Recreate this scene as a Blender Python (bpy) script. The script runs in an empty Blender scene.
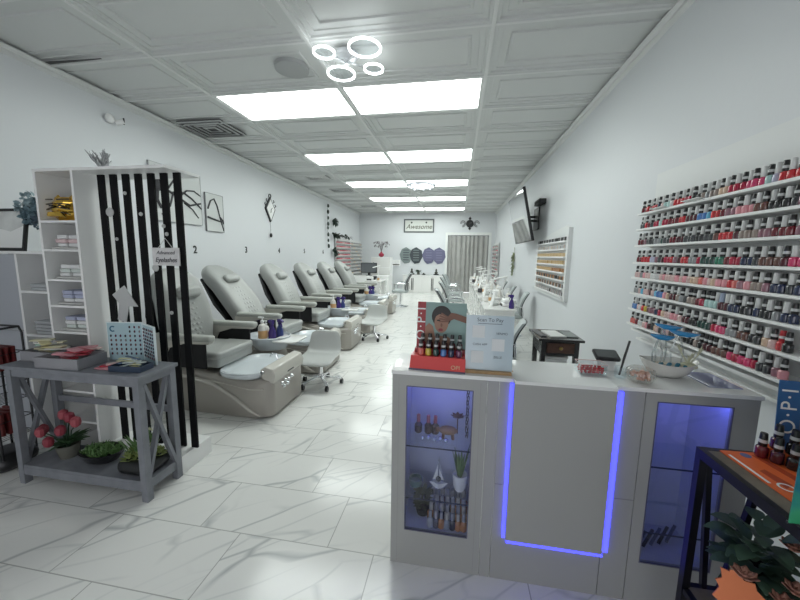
import bpy, bmesh, math, random
from mathutils import Vector, Matrix, noise
random.seed(7)
SC = bpy.context.scene
COL = SC.collection
PI = math.pi

# ---------------------------------------------------------------- materials
MATS = {}
def mat(name, col=(.8, .8, .8), rough=.5, metal=0., emit=None, es=0., trans=0., coat=0., spec=None, bump=0., bscale=60., var=0., vscale=8., alpha=1., sheen=0.):
    if name in MATS: return MATS[name]
    m = bpy.data.materials.new(name); m.use_nodes = True
    nt = m.node_tree; b = nt.nodes['Principled BSDF']
    b.inputs['Base Color'].default_value = (*col, 1)
    b.inputs['Roughness'].default_value = rough
    b.inputs['Metallic'].default_value = metal
    b.inputs['Transmission Weight'].default_value = trans
    b.inputs['Coat Weight'].default_value = coat
    b.inputs['Alpha'].default_value = alpha
    if sheen: b.inputs['Sheen Weight'].default_value = sheen
    if spec is not None: b.inputs['Specular IOR Level'].default_value = spec
    if emit: b.inputs['Emission Color'].default_value = (*emit, 1); b.inputs['Emission Strength'].default_value = es
    if bump or var:
        tc = nt.nodes.new('ShaderNodeTexCoord')
        n = nt.nodes.new('ShaderNodeTexNoise'); n.inputs['Scale'].default_value = bscale if bump else vscale
        n.inputs['Detail'].default_value = 4
        nt.links.new(tc.outputs['Object'], n.inputs['Vector'])
        if bump:
            bp = nt.nodes.new('ShaderNodeBump'); bp.inputs['Strength'].default_value = bump; bp.inputs['Distance'].default_value = .01
            nt.links.new(n.outputs['Fac'], bp.inputs['Height']); nt.links.new(bp.outputs['Normal'], b.inputs['Normal'])
        if var:
            n2 = nt.nodes.new('ShaderNodeTexNoise'); n2.inputs['Scale'].default_value = vscale; n2.inputs['Detail'].default_value = 4
            nt.links.new(tc.outputs['Object'], n2.inputs['Vector'])
            r = nt.nodes.new('ShaderNodeMapRange'); r.inputs[1].default_value = .3; r.inputs[2].default_value = .7
            r.inputs[3].default_value = 1 - var; r.inputs[4].default_value = 1 + var
            nt.links.new(n2.outputs['Fac'], r.inputs[0])
            mx = nt.nodes.new('ShaderNodeVectorMath'); mx.operation = 'SCALE'; mx.inputs[0].default_value = col
            nt.links.new(r.outputs[0], mx.inputs['Scale']); nt.links.new(mx.outputs[0], b.inputs['Base Color'])
    MATS[name] = m
    return m

def glass_mat(name, tint=(.9, .95, 1), gl=.12, rough=.02):
    if name in MATS: return MATS[name]
    m = bpy.data.materials.new(name); m.use_nodes = True; nt = m.node_tree
    nt.nodes.clear()
    out = nt.nodes.new('ShaderNodeOutputMaterial'); t = nt.nodes.new('ShaderNodeBsdfTransparent'); g = nt.nodes.new('ShaderNodeBsdfGlossy')
    t.inputs[0].default_value = (*tint, 1); g.inputs['Roughness'].default_value = rough; g.inputs[0].default_value = (1, 1, 1, 1)
    fr = nt.nodes.new('ShaderNodeFresnel'); fr.inputs[0].default_value = 1.45
    ad = nt.nodes.new('ShaderNodeMath'); ad.operation = 'ADD'; ad.inputs[1].default_value = gl; ad.use_clamp = True
    mx = nt.nodes.new('ShaderNodeMixShader')
    ge = nt.nodes.new('ShaderNodeNewGeometry'); iv = nt.nodes.new('ShaderNodeMath'); iv.operation = 'SUBTRACT'; iv.inputs[0].default_value = 1.
    ml = nt.nodes.new('ShaderNodeMath'); ml.operation = 'MULTIPLY'; nt.links.new(ge.outputs['Backfacing'], iv.inputs[1])
    nt.links.new(fr.outputs[0], ad.inputs[0]); nt.links.new(ad.outputs[0], ml.inputs[0]); nt.links.new(iv.outputs[0], ml.inputs[1]); nt.links.new(ml.outputs[0], mx.inputs[0])
    nt.links.new(t.outputs[0], mx.inputs[1]); nt.links.new(g.outputs[0], mx.inputs[2]); nt.links.new(mx.outputs[0], out.inputs[0])
    MATS[name] = m
    return m

# ---------------------------------------------------------------- mesh builder
class MB:
    def __init__(s, mtx=None): s.v = []; s.f = []; s.mi = 0; s.fm = []; s.mtx = mtx
    def add(s, vs, fs, M=None):
        o = len(s.v)
        for p in vs:
            p = Vector(p)
            if M is not None: p = M @ p
            if s.mtx is not None: p = s.mtx @ p
            s.v.append(p)
        for f in fs: s.f.append([o + i for i in f]); s.fm.append(s.mi)
        return s
    def box(s, c, d, M=None):
        x, y, z = c; a, b, e = d[0] / 2, d[1] / 2, d[2] / 2
        vs = [(x + i * a, y + j * b, z + k * e) for i in (-1, 1) for j in (-1, 1) for k in (-1, 1)]
        return s.add(vs, [(0, 1, 3, 2), (4, 6, 7, 5), (0, 4, 5, 1), (2, 3, 7, 6), (0, 2, 6, 4), (1, 5, 7, 3)], M)
    def bb(s, x0, x1, y0, y1, z0, z1, M=None):
        return s.box(((x0 + x1) / 2, (y0 + y1) / 2, (z0 + z1) / 2), (abs(x1 - x0), abs(y1 - y0), abs(z1 - z0)), M)
    def beam(s, p0, p1, w, h, up=(0, 0, 1)):
        p0 = Vector(p0); p1 = Vector(p1); d = (p1 - p0); L = d.length; d.normalize(); up = Vector(up)
        a = d.cross(up)
        if a.length < 1e-4: a = d.cross(Vector((1, 0, 0)))
        a.normalize(); b = a.cross(d)
        vs = []
        for t in (p0, p1):
            for i, j in ((-1, -1), (1, -1), (1, 1), (-1, 1)): vs.append(t + a * (i * w / 2) + b * (j * h / 2))
        return s.add(vs, [(3, 2, 1, 0), (4, 5, 6, 7), (0, 1, 5, 4), (1, 2, 6, 5), (2, 3, 7, 6), (3, 0, 4, 7)])
    def rings(s, R, cap0=True, cap1=True, M=None, closed=False):
        n = len(R[0]); vs = [p for r in R for p in r]; fs = []
        m = len(R)
        for i in range(m - 1 + (1 if closed else 0)):
            for j in range(n):
                fs.append((i * n + j, i * n + (j + 1) % n, ((i + 1) % m) * n + (j + 1) % n, ((i + 1) % m) * n + j))
        if cap0 and not closed: fs.append(tuple(reversed(range(n))))
        if cap1 and not closed: fs.append(tuple((m - 1) * n + j for j in range(n)))
        return s.add(vs, fs, M)
    def tube(s, pts, r, n=8, closed=False, caps=True):
        pts = [Vector(p) for p in pts]; m = len(pts); R = []
        rr = r if isinstance(r, (list, tuple)) else [r] * m
        pa = None
        for i, p in enumerate(pts):
            if closed: t = pts[(i + 1) % m] - pts[i - 1]
            else: t = pts[min(i + 1, m - 1)] - pts[max(i - 1, 0)]
            if t.length < 1e-9: t = Vector((0, 0, 1))
            t.normalize()
            if pa is None:
                a = t.cross(Vector((0, 0, 1)))
                if a.length < 1e-3: a = t.cross(Vector((1, 0, 0)))
            else:
                a = pa - t * pa.dot(t)
                if a.length < 1e-4: a = t.cross(Vector((1, 0, 0)))
            a.normalize(); pa = a; b = t.cross(a)
            R.append([p + (a * math.cos(2 * PI * k / n) + b * math.sin(2 * PI * k / n)) * rr[i] for k in range(n)])
        return s.rings(R, caps, caps, closed=closed)
    def cyl(s, p0, p1, r0, r1=None, n=16): return s.tube([p0, p1], [r0, r0 if r1 is None else r1], n)
    def lathe(s, prof, c=(0, 0, 0), n=20, M=None, sx=1., sy=1.):
        R = [[(c[0] + max(r, 1e-4) * sx * math.cos(2 * PI * k / n), c[1] + max(r, 1e-4) * sy * math.sin(2 * PI * k / n), c[2] + z) for k in range(n)] for r, z in prof]
        return s.rings(R, True, True, M)
    def sph(s, c, r, n=10, m=7, sc=(1, 1, 1), M=None):
        R = []
        for i in range(m + 1):
            t = PI * i / m; q = max(math.sin(t), .01)
            R.append([(c[0] + r * sc[0] * q * math.cos(2 * PI * k / n), c[1] + r * sc[1] * q * math.sin(2 * PI * k / n), c[2] - r * sc[2] * math.cos(t)) for k in range(n)])
        return s.rings(R, M=M)
    def prism(s, poly, ax, lo, hi, M=None):
        # poly: 2D pts in the plane of the other two axes (in xyz order)
        n = len(poly); vs = []
        for h in (lo, hi):
            for a, b in poly: vs.append({'x': (h, a, b), 'y': (a, h, b), 'z': (a, b, h)}[ax])
        fs = [tuple(range(n)), tuple(reversed(range(n, 2 * n)))] + [(i, n + i, n + (i + 1) % n, (i + 1) % n) for i in range(n)]
        return s.add(vs, fs, M)
    def rbox(s, c, d, r, n=4, M=None, k=None):
        # box with rounded vertical corners + softened top/bottom
        def ring(ins, z):
            a, b = d[0] / 2 - ins, d[1] / 2 - ins; q = max(r - ins, .0005); out = []
            for qx, qy, a0 in ((1, 1, 0), (-1, 1, PI / 2), (-1, -1, PI), (1, -1, 1.5 * PI)):
                for i in range(n + 1):
                    t = a0 + PI / 2 * i / n
                    out.append((c[0] + qx * (a - q) + q * math.cos(t), c[1] + qy * (b - q) + q * math.sin(t), z))
            return out
        k = min(r, d[2] / 2.01) if k is None else k
        z0, z1 = c[2] - d[2] / 2, c[2] + d[2] / 2
        R = []
        for t in (0, .35, .7, 1): R.append(ring(k * (1 - math.sin(t * PI / 2)), z0 + k * (1 - math.cos(t * PI / 2))))
        for t in (1, .7, .35, 0): R.append(ring(k * (1 - math.sin(t * PI / 2)), z1 - k * (1 - math.cos(t * PI / 2))))
        return s.rings(R, M=M)
    def leaf(s, p, d, L, w, up=(0, 0, 1), droop=.3, n=5, th=.0015):
        p = Vector(p); d = Vector(d).normalized(); side = d.cross(Vector(up))
        if side.length < 1e-3: side = Vector((1, 0, 0))
        side.normalize(); nn = side.cross(d).normalized()
        R = []
        for i in range(n + 1):
            t = i / n; ww = w * math.sin(PI * min(.97, t * .93 + .05)) ** .8 / 2
            q = p + d * (L * t) - Vector((0, 0, 1)) * (droop * L * t * t)
            R.append([q - side * ww + nn * (.25 * ww), q - nn * th, q + side * ww + nn * (.25 * ww), q + nn * th])
        return s.rings(R)
    def build(s, name, mats, parent=None, smooth=None, bevel=0, seg=2, subsurf=0, loc=None, rotz=0):
        me = bpy.data.meshes.new(name); me.from_pydata([tuple(v) for v in s.v], [], s.f)
        bm = bmesh.new(); bm.from_mesh(me); bmesh.ops.recalc_face_normals(bm, faces=bm.faces); bm.to_mesh(me); bm.free()
        if not isinstance(mats, (list, tuple)): mats = [mats]
        for m in mats: me.materials.append(m)
        for p, i in zip(me.polygons, s.fm): p.material_index = min(i, len(mats) - 1)
        o = bpy.data.objects.new(name, me); COL.objects.link(o)
        if parent is not None: o.parent = parent
        if loc: o.location = loc
        o.rotation_euler.z = rotz
        if bevel:
            md = o.modifiers.new('bev', 'BEVEL'); md.width = bevel; md.segments = seg; md.limit_method = 'ANGLE'; md.angle_limit = math.radians(40)
        if subsurf:
            md = o.modifiers.new('sub', 'SUBSURF'); md.levels = subsurf; md.render_levels = subsurf
        if smooth is None: smooth = 35
        if smooth:
            me.shade_smooth()
            if smooth < 179:
                try: me.set_sharp_from_angle(angle=math.radians(smooth))
                except Exception: pass
        return o

def tag(o, label=None, cat=None, group=None, kind=None):
    if label: o['label'] = label
    if cat: o['category'] = cat
    if group: o['group'] = group
    if kind: o['kind'] = kind
    return o
def thing(name, label, cat, loc=(0, 0, 0), rotz=0, group=None):
    o = bpy.data.objects.new(name, None); COL.objects.link(o); o.location = loc; o.rotation_euler.z = rotz; o.empty_display_size = .1
    return tag(o, label, cat, group)
def copy_tree(o, parent=None):
    c = o.copy(); COL.objects.link(c); c.parent = parent
    for ch in list(o.children): copy_tree(ch, c)
    return c
def dup(root, label, loc, rotz=None, group=None, mats=None):
    kids = list(root.children)
    c = root.copy(); COL.objects.link(c)
    for ch in kids: copy_tree(ch, c)
    c.location = loc
    if rotz is not None: c.rotation_euler.z = rotz
    c['label'] = label
    if group: c['group'] = group
    return c
def text(name, s, size, m, parent, M, extrude=.0008, align='CENTER', spacing=1., bold=0., slant=0.):
    cu = bpy.data.curves.new(name, 'FONT'); cu.body = s; cu.size = size; cu.extrude = extrude; cu.align_x = align; cu.align_y = 'CENTER'
    cu.space_character = spacing; cu.offset = bold; cu.shear = slant
    t = bpy.data.objects.new(name + '_tmp', cu); COL.objects.link(t)
    dg = bpy.context.evaluated_depsgraph_get(); dg.update()
    me = bpy.data.meshes.new_from_object(t.evaluated_get(dg)); bpy.data.objects.remove(t)
    me.materials.clear(); me.materials.append(m)
    o = bpy.data.objects.new(name, me); COL.objects.link(o)
    if parent is not None: o.parent = parent
    o.matrix_local = M
    return o
def face_M(origin, right, up, shear=0.):
    r = Vector(right).normalized(); u = Vector(up).normalized(); n = r.cross(u)
    return Matrix(((r.x, u.x, n.x, origin[0]), (r.y, u.y, n.y, origin[1]), (r.z, u.z, n.z, origin[2]), (0, 0, 0, 1)))
ORD = ['', 'first', 'second', 'third', 'fourth', 'fifth', 'sixth', 'seventh', 'eighth', 'ninth', 'tenth', 'eleventh', 'twelfth', 'thirteenth', 'fourteenth', 'fifteenth', 'sixteenth', 'seventeenth', 'eighteenth', 'nineteenth', 'twentieth', 'twenty-first', 'twenty-second', 'twenty-third', 'twenty-fourth', 'twenty-fifth', 'twenty-sixth', 'twenty-seventh', 'twenty-eighth', 'twenty-ninth', 'thirtieth', 'thirty-first', 'thirty-second', 'thirty-third', 'thirty-fourth', 'thirty-fifth', 'thirty-sixth', 'thirty-seventh', 'thirty-eighth', 'thirty-ninth', 'fortieth', 'forty-first', 'forty-second']

# common materials
WHITE = mat('white_laminate', (.86, .865, .855), .35)
WHITEG = mat('white_gloss', (.82, .82, .80), .18, coat=.3)
BLACK = mat('black_plastic', (.012, .012, .014), .35)
BLACKM = mat('black_matte', (.01, .01, .011), .6)
CHROME = mat('chrome', (.75, .76, .78), .12, 1.)
GREYWOOD = mat('grey_painted_wood', (.20, .21, .235), .5, var=.12, vscale=14)
LEATHER = mat('light_grey_leather', (.36, .37, .357), .38, bump=.12, bscale=90)
TAUPE = mat('taupe_moulded_plastic', (.37, .345, .31), .28, coat=.2)
TAUPEL = mat('pale_taupe_trim', (.56, .54, .49), .25, coat=.3)
BASIN = mat('basin_pale_grey', (.68, .73, .76), .15, coat=.4)
CLEAR = glass_mat('clear_glass', (.93, .96, .97), .05)
CZ = 3.193
LAMPM = mat('lamp_diffuser', (.9, .9, .9), .5, emit=(.93, 1., .965), es=6.5)
# ---------------------------------------------------------------- floor
def marble():
    m = bpy.data.materials.new('marble_tile'); m.use_nodes = True; nt = m.node_tree; N = nt.nodes; Lk = nt.links
    b = N['Principled BSDF']
    def math_(op, a, c=None, clamp=False):
        n = N.new('ShaderNodeMath'); n.operation = op; n.use_clamp = clamp
        for i, v in enumerate((a, c)):
            if v is None: continue
            if isinstance(v, (int, float)): n.inputs[i].default_value = v
            else: Lk.new(v, n.inputs[i])
        return n.outputs[0]
    tc = N.new('ShaderNodeTexCoord'); sp = N.new('ShaderNodeSeparateXYZ'); Lk.new(tc.outputs['Object'], sp.inputs[0])
    ty = math_('DIVIDE', math_('SUBTRACT', sp.outputs[1], 1.467), .3658)
    row = math_('FLOOR', ty); fy = math_('SUBTRACT', ty, row)
    tx = math_('ADD', math_('DIVIDE', math_('ADD', sp.outputs[0], 1.335), .7315), math_('DIVIDE', row, 3.0))
    colm = math_('FLOOR', tx); fx = math_('SUBTRACT', tx, colm)
    def edge(f, w):
        a = math_('MINIMUM', f, math_('SUBTRACT', 1.0, f)); return math_('LESS_THAN', a, w)
    grout = math_('MAXIMUM', edge(fx, .0035), edge(fy, .0068))
    # per tile offset
    cx = N.new('ShaderNodeCombineXYZ'); Lk.new(row, cx.inputs[0]); Lk.new(colm, cx.inputs[1])
    wn = N.new('ShaderNodeTexWhiteNoise'); wn.noise_dimensions = '3D'; Lk.new(cx.outputs[0], wn.inputs['Vector'])
    vs = N.new('ShaderNodeVectorMath'); vs.operation = 'SCALE'; vs.inputs['Scale'].default_value = 23.; Lk.new(wn.outputs['Color'], vs.inputs[0])
    mp = N.new('ShaderNodeMapping'); mp.vector_type = 'TEXTURE'; mp.inputs['Rotation'].default_value = (0, 0, math.radians(38)); mp.inputs['Scale'].default_value = (1.9, .55, 1)
    Lk.new(tc.outputs['Object'], mp.inputs[0])
    va = N.new('ShaderNodeVectorMath'); va.operation = 'ADD'; Lk.new(mp.outputs[0], va.inputs[0]); Lk.new(vs.outputs[0], va.inputs[1])
    def vein(scale, width, dist, det=3.5):
        n = N.new('ShaderNodeTexNoise'); n.inputs['Scale'].default_value = scale; n.inputs['Detail'].default_value = det; n.inputs['Roughness'].default_value = .45; n.inputs['Distortion'].default_value = dist
        Lk.new(va.outputs[0], n.inputs['Vector'])
        a = math_('ABSOLUTE', math_('SUBTRACT', n.outputs['Fac'], .5))
        r = N.new('ShaderNodeMapRange'); r.inputs[1].default_value = 0; r.inputs[2].default_value = width; r.inputs[3].default_value = 1; r.inputs[4].default_value = 0
        Lk.new(a, r.inputs[0]); return r.outputs[0]
    def vvein(scale, width, amp, off):
        dn = N.new('ShaderNodeTexNoise'); dn.inputs['Scale'].default_value = 1.3; dn.inputs['Detail'].default_value = 3; Lk.new(va.outputs[0], dn.inputs['Vector'])
        ds = N.new('ShaderNodeVectorMath'); ds.operation = 'SCALE'; ds.inputs['Scale'].default_value = amp; Lk.new(dn.outputs['Color'], ds.inputs[0])
        da = N.new('ShaderNodeVectorMath'); da.operation = 'ADD'; Lk.new(va.outputs[0], da.inputs[0]); Lk.new(ds.outputs[0], da.inputs[1])
        d2 = N.new('ShaderNodeVectorMath'); d2.operation = 'ADD'; d2.inputs[1].default_value = (off, off, 0); Lk.new(da.outputs[0], d2.inputs[0])
        vo = N.new('ShaderNodeTexVoronoi'); vo.voronoi_dimensions = '2D'; vo.feature = 'DISTANCE_TO_EDGE'; vo.inputs['Scale'].default_value = scale; Lk.new(d2.outputs[0], vo.inputs['Vector'])
        r = N.new('ShaderNodeMapRange'); r.inputs[1].default_value = 0; r.inputs[2].default_value = width; r.inputs[3].default_value = 1; r.inputs[4].default_value = 0
        Lk.new(vo.outputs['Distance'], r.inputs[0])
        k = N.new('ShaderNodeTexNoise'); k.inputs['Scale'].default_value = scale * .9; Lk.new(d2.outputs[0], k.inputs['Vector'])
        kr = N.new('ShaderNodeMapRange'); kr.inputs[1].default_value = .38; kr.inputs[2].default_value = .56; Lk.new(k.outputs['Fac'], kr.inputs[0])
        return math_('MULTIPLY', r.outputs[0], kr.outputs[0])
    v1 = vvein(1.8, .042, .5, 0.); v2 = vvein(3.6, .05, .4, 7.3)
    msk = N.new('ShaderNodeTexNoise'); msk.inputs['Scale'].default_value = 1.6; Lk.new(va.outputs[0], msk.inputs['Vector'])
    mr = N.new('ShaderNodeMapRange'); mr.inputs[1].default_value = .38; mr.inputs[2].default_value = .6; Lk.new(msk.outputs['Fac'], mr.inputs[0])
    v = math_('MAXIMUM', math_('MULTIPLY', v1, .85), math_('MULTIPLY', math_('MULTIPLY', v2, mr.outputs[0]), .6))
    cl = N.new('ShaderNodeTexNoise'); cl.inputs['Scale'].default_value = 1.4; cl.inputs['Detail'].default_value = 5; Lk.new(va.outputs[0], cl.inputs['Vector'])
    clr = N.new('ShaderNodeMapRange'); clr.inputs[1].default_value = .5; clr.inputs[2].default_value = .75; clr.inputs[4].default_value = .10; Lk.new(cl.outputs['Fac'], clr.inputs[0])
    v = math_('MAXIMUM', v, clr.outputs[0])
    def mix(f, A, B):
        n = N.new('ShaderNodeMix'); n.data_type = 'RGBA'; Lk.new(f, n.inputs[0])
        if isinstance(A, tuple): n.inputs[6].default_value = (*A, 1)
        else: Lk.new(A, n.inputs[6])
        n.inputs[7].default_value = (*B, 1); return n.outputs[2]
    c = mix(v, (.80, .80, .775), (.42, .44, .44))
    c = mix(math_('MULTIPLY', grout, .8), c, (.36, .36, .34))
    Lk.new(c, b.inputs['Base Color']); b.inputs['Roughness'].default_value = .16
    b.inputs['Specular IOR Level'].default_value = .45
    return m
S = lambda o: tag(o, kind='structure')
BACKY = 13.97
LX0, LX1 = -3.80, -4.11     # left wall runs slightly askew
FY = -2.2
lxa = lambda y: -3.795 - .0225 * y
S(MB().box((-1.3, 5.9, -.05), (6.6, 16.6, .1)).build('floor', marble(), smooth=0))
wallm = mat('painted_wall', (.70, .72, .74), .42, bump=.06, bscale=22)
yb, yf = BACKY, FY
S(MB().prism([(lxa(yf), yf), (lxa(yb), yb), (lxa(yb) - .12, yb), (lxa(yf) - .12, yf)], 'z', 0, 3.4).build('wall_left', wallm, smooth=0))
S(MB().bb(1.44, 1.56, yf, yb, 0, 3.4).build('wall_right', wallm, smooth=0))
# back wall with the doorway
dx0, dx1, dz = -.42, 1.2, 2.34
S(MB().bb(-4.3, dx0, yb, yb + .12, 0, 3.4).bb(dx1, 1.56, yb, yb + .12, 0, 3.4).bb(dx0, dx1, yb, yb + .12, dz, 3.4).build('wall_back', wallm, smooth=0))
S(MB().bb(-4.2, -2.9, yf - .12, yf, 0, 3.4).bb(.6, 1.56, yf - .12, yf, 0, 3.4).bb(-2.9, .6, yf - .12, yf, 2.6, 3.4).build('wall_front', wallm, smooth=0))
# door trim at the back and dark room behind the curtain
tr = mat('white_trim', (.80, .82, .80), .35)
S(MB().bb(dx0 - .09, dx0, yb - .03, yb, 0, dz + .1).bb(dx1, dx1 + .09, yb - .03, yb, 0, dz + .1).bb(dx0, dx1, yb - .03, yb, dz, dz + .1).build('door_1', tr, smooth=0))
S(MB().bb(dx0 - .3, dx1 + .3, yb + .9, yb + 1., 0, 3.2).build('wall_storeroom', mat('storeroom', (.3, .3, .3), .8), smooth=0))
# baseboards and cornices
S(MB().prism([(lxa(yf), yf), (lxa(yb), yb), (lxa(yb) + .014, yb), (lxa(yf) + .014, yf)], 'z', 0, .1).build('baseboard_left', tr, smooth=0))
S(MB().bb(1.426, 1.44, yf, yb, 0, .1).build('baseboard_right', tr, smooth=0))
cm = mat('cornice_white', (.70, .71, .70), .5)
S(MB().prism([(1.44, CZ), (1.38, CZ), (1.38, CZ - .012), (1.405, CZ - .03), (1.405, CZ - .05), (1.44, CZ - .065)], 'y', yf, yb).build('trim_1', cm, smooth=0))
m = MB()
prof = [(0, 0), (.06, 0), (.06, -.012), (.035, -.03), (.035, -.05), (0, -.065)]
m.rings([[(lxa(y) + a, y, CZ + b) for a, b in prof] for y in (yf, yb)])
S(m.build('trim_2', cm, smooth=0))

# ---------------------------------------------------------------- ceiling: moulded drop-in tiles
TX, TY, X0, Y0 = 1.4630, .7315, -2.7257, 2.82
LIT = {(i, j) for i in (0, 1) for j in (1, 4, 7, 10, 13)}
VENT = {(-1, 2), (-1, 8), (-1, 12)}
ceilm = mat('ceiling_tile', (.62, .635, .625), .42)
tp = [(0, 0), (.014, 0), (.018, .005), (.04, .005), (.044, .021), (.085, .021), (.089, .030), (.150, .030), (.155, .017), (.172, .017), (.177, .030)]
m = MB()
for i in range(-2, 4):
    for j in range(-7, 16):
        if (i, j) in LIT: continue
        xa, xb, ya, y_b = X0 + i * TX, X0 + (i + 1) * TX, Y0 + j * TY, Y0 + (j + 1) * TY
        R = []
        for d, h in tp:
            R.append([(xa + d, ya + d, CZ + h), (xb - d, ya + d, CZ + h), (xb - d, y_b - d, CZ + h), (xa + d, y_b - d, CZ + h)])
        m.rings(R, cap0=False, cap1=True)
S(m.build('ceiling', ceilm, smooth=0))
# T-bars
m = MB()
for i in range(0, 3): m.box((X0 + i * TX, 5.8, CZ - .003), (.028, 16., .010))
for j in range(-6, 16): m.box((-1.2, Y0 + j * TY, CZ - .001), (5.4, .020, .006))
S(m.build('trim_3', mat('ceiling_grid', (.72, .73, .72), .4), smooth=0))
S(MB().bb(-4.4, 1.7, -2.6, 14.5, CZ + .16, CZ + .22).build('ceiling_deck', mat('deck', (.3, .3, .3), .8), smooth=0))

# light panels
fr = mat('light_frame_white', (.66, .67, .66), .4)
rows = {1: 'nearest', 4: 'second', 7: 'third', 10: 'fourth', 13: 'farthest'}
for (i, j) in sorted(LIT):
    xa, ya = X0 + i * TX, Y0 + j * TY
    side = 'left' if i == 0 else 'right'
    t = thing('ceiling_light', f'{side} white fluorescent ceiling panel of the {rows[j]} lit pair' if rows[j] in ('nearest', 'farthest') else f'{side} white fluorescent ceiling panel of the {rows[j]} lit pair from the front', 'ceiling light', (xa + TX / 2, ya + TY / 2, CZ), group='fluorescent panels in the ceiling')
    w, h = TX / 2 - .016, TY / 2 - .012
    MB().bb(-w, w, -h, -h + .02, -.002, .02).bb(-w, w, h - .02, h, -.002, .02).bb(-w, -w + .02, -h + .02, h - .02, -.002, .02).bb(w - .02, w, -h + .02, h - .02, -.002, .02).build('frame', fr, t, smooth=0)
    MB().box((0, 0, .014), (2 * w - .04, 2 * h - .04, .008)).build('diffuser', LAMPM, t, smooth=0)

# world: daylight from the shop front behind the camera
w = bpy.data.worlds.new('w'); SC.world = w; w.use_nodes = True
bg = w.node_tree.nodes['Background']; bg.inputs[0].default_value = (.95, .97, 1., 1); bg.inputs[1].default_value = 1.35

# chandelier near the front
RING = mat('lit_ring', (.9, .9, .9), .4, emit=(.95, 1., 1.), es=4.5)
ACR = glass_mat('ring_acrylic', (.93, .95, .96), .0, .4)
CHRG = mat('chandelier_metal', (.62, .64, .66), .25, .3)
t = thing('ceiling_chandelier', 'chrome ceiling lamp with four glowing rings near the front', 'chandelier', (-1.0, 3.02, CZ))
MB().lathe([(.10, 0), (.10, -.02), (.09, -.03), (.02, -.032), (.02, -.085), (.001, -.085)], n=24).build('ceiling_plate', CHRG, t)
for (x, y, r, z) in ((.225, -.24, .125, -.105), (-.125, -.20, .085, -.09), (-.085, .10, .12, -.105), (.215, .09, .082, -.09)):
    m = MB(); n = 32
    m.rings([[(x + rr * math.cos(a), y + rr * math.sin(a), z + zz) for rr, zz in ((r - .007, -.006), (r + .006, -.006), (r + .006, .008), (r - .007, .008))] for a in [2 * PI * k / n for k in range(n)]], closed=True)
    ro = m.build('lit_ring', RING, t)
    MB().lathe([(r - .009, -.001), (r - .009, .004)], (x, y, z), 28).build('acrylic_disc', ACR, ro)
    MB().beam((0, 0, -.06), (x * (1 - .9 * r / math.hypot(x, y)), y * (1 - .9 * r / math.hypot(x, y)), z + .004), .012, .010).build('arm', CHRG, t)
# crystal flush light further back
t = thing('crystal_ceiling_lamp', 'round crystal flush ceiling lamp between the third and fourth light pairs', 'ceiling lamp', (-.93, 8.35, CZ))
MB().lathe([(.36, 0), (.36, -.03), (.30, -.04), (.001, -.04)], n=28).build('base_plate', CHRG, t)
m = MB()
for k in range(70):
    a = random.random() * 2 * PI; r = .36 * math.sqrt(random.random()); m.sph((.85 * r * math.cos(a), .85 * r * math.sin(a), -.055 - random.random() * .025), .026, 6, 4)
m.build('crystals', mat('crystal_lit', (.9, .93, 1), .1, emit=(.9, .95, 1), es=.7), t, smooth=0)
# speaker, vents, slot, camera
tag(MB().lathe([(.155, .04), (.155, -.004), (.145, -.008), (.001, -.006)], (-1.59, 3.19, CZ), 28).build('ceiling_speaker', mat('speaker_mesh', (.42, .43, .43), .7, bump=.3, bscale=400)), 'round grey speaker grille in the ceiling beside the ring lamp', 'speaker')
VD = mat('vent_dark', (.05, .05, .05), .6)
def vent(x, y, sx, sy, label, n=4, dark=True):
    t = thing('ceiling_vent', label, 'vent', (x, y, CZ), group='air vents in the ceiling')
    MB().box((0, 0, .006), (sx * .96, sy * .96, .012)).build('duct_opening', VD, t, smooth=0)
    for k in range(n):
        a, b = sx / 2 * (1 - k / n * .95), sy / 2 * (1 - k / n * .95); q = .020
        MB().rings([[(u * (a - d), v * (b - d), z) for u, v in ((-1, -1), (1, -1), (1, 1), (-1, 1))] for d, z in ((0, -.004), (0, -.012 - .0), (q, -.006 - .012), (q, -.004))], closed=True).build('louvre_ring', fr if not dark else mat('louvre', (.45, .46, .46), .4), t, smooth=0)
vent(-3.42, 4.46, .66, .60, 'square louvred vent above the second pedicure chair, nearest of the ceiling vents', 4)
vent(-3.16, 7.42, .5, .42, 'small white ceiling vent, second from the front', 5, False)
vent(-3.12, 8.92, .56, .40, 'louvred ceiling vent third from the front along the left wall', 4)
vent(-3.15, 11.8, .52, .36, 'louvred ceiling vent farthest back along the left wall', 4)
tag(MB().rings([[(-3.78, 2.742, CZ - .006), (-3.2, 2.768, CZ - .006), (-3.2, 2.778, CZ - .006), (-3.78, 2.785, CZ - .006)], [(-3.78, 2.742, CZ - .003), (-3.2, 2.768, CZ - .003), (-3.2, 2.778, CZ - .003), (-3.78, 2.785, CZ - .003)]]).build('ceiling_gap', VD, smooth=0), kind='structure')
t = thing('security_camera', 'small white round security camera high on the left wall', 'camera', (lxa(3.36), 3.36, 2.94))
MB().sph((.03, 0, 0), .05, 14, 8, (.7, 1, 1)).build('housing', WHITE, t, smooth=180)
MB().cyl((.04, .06, -.03), (.10, .10, -.0), .028, n=14).build('lens_barrel', WHITE, t)
MB().box((.10, .10, 0), (.01, .012, .07)).build('lens', BLACK, t)
# ---------------------------------------------------------------- display rack with black slats (divider)
t = thing('display_rack', 'white display divider with black vertical slats and an open shelf column', 'display rack', (-2.2, 1.97, 0))
L = lambda x: x + 2.2
yF, yB = 1.83 - 1.97, 2.11 - 1.97
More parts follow.
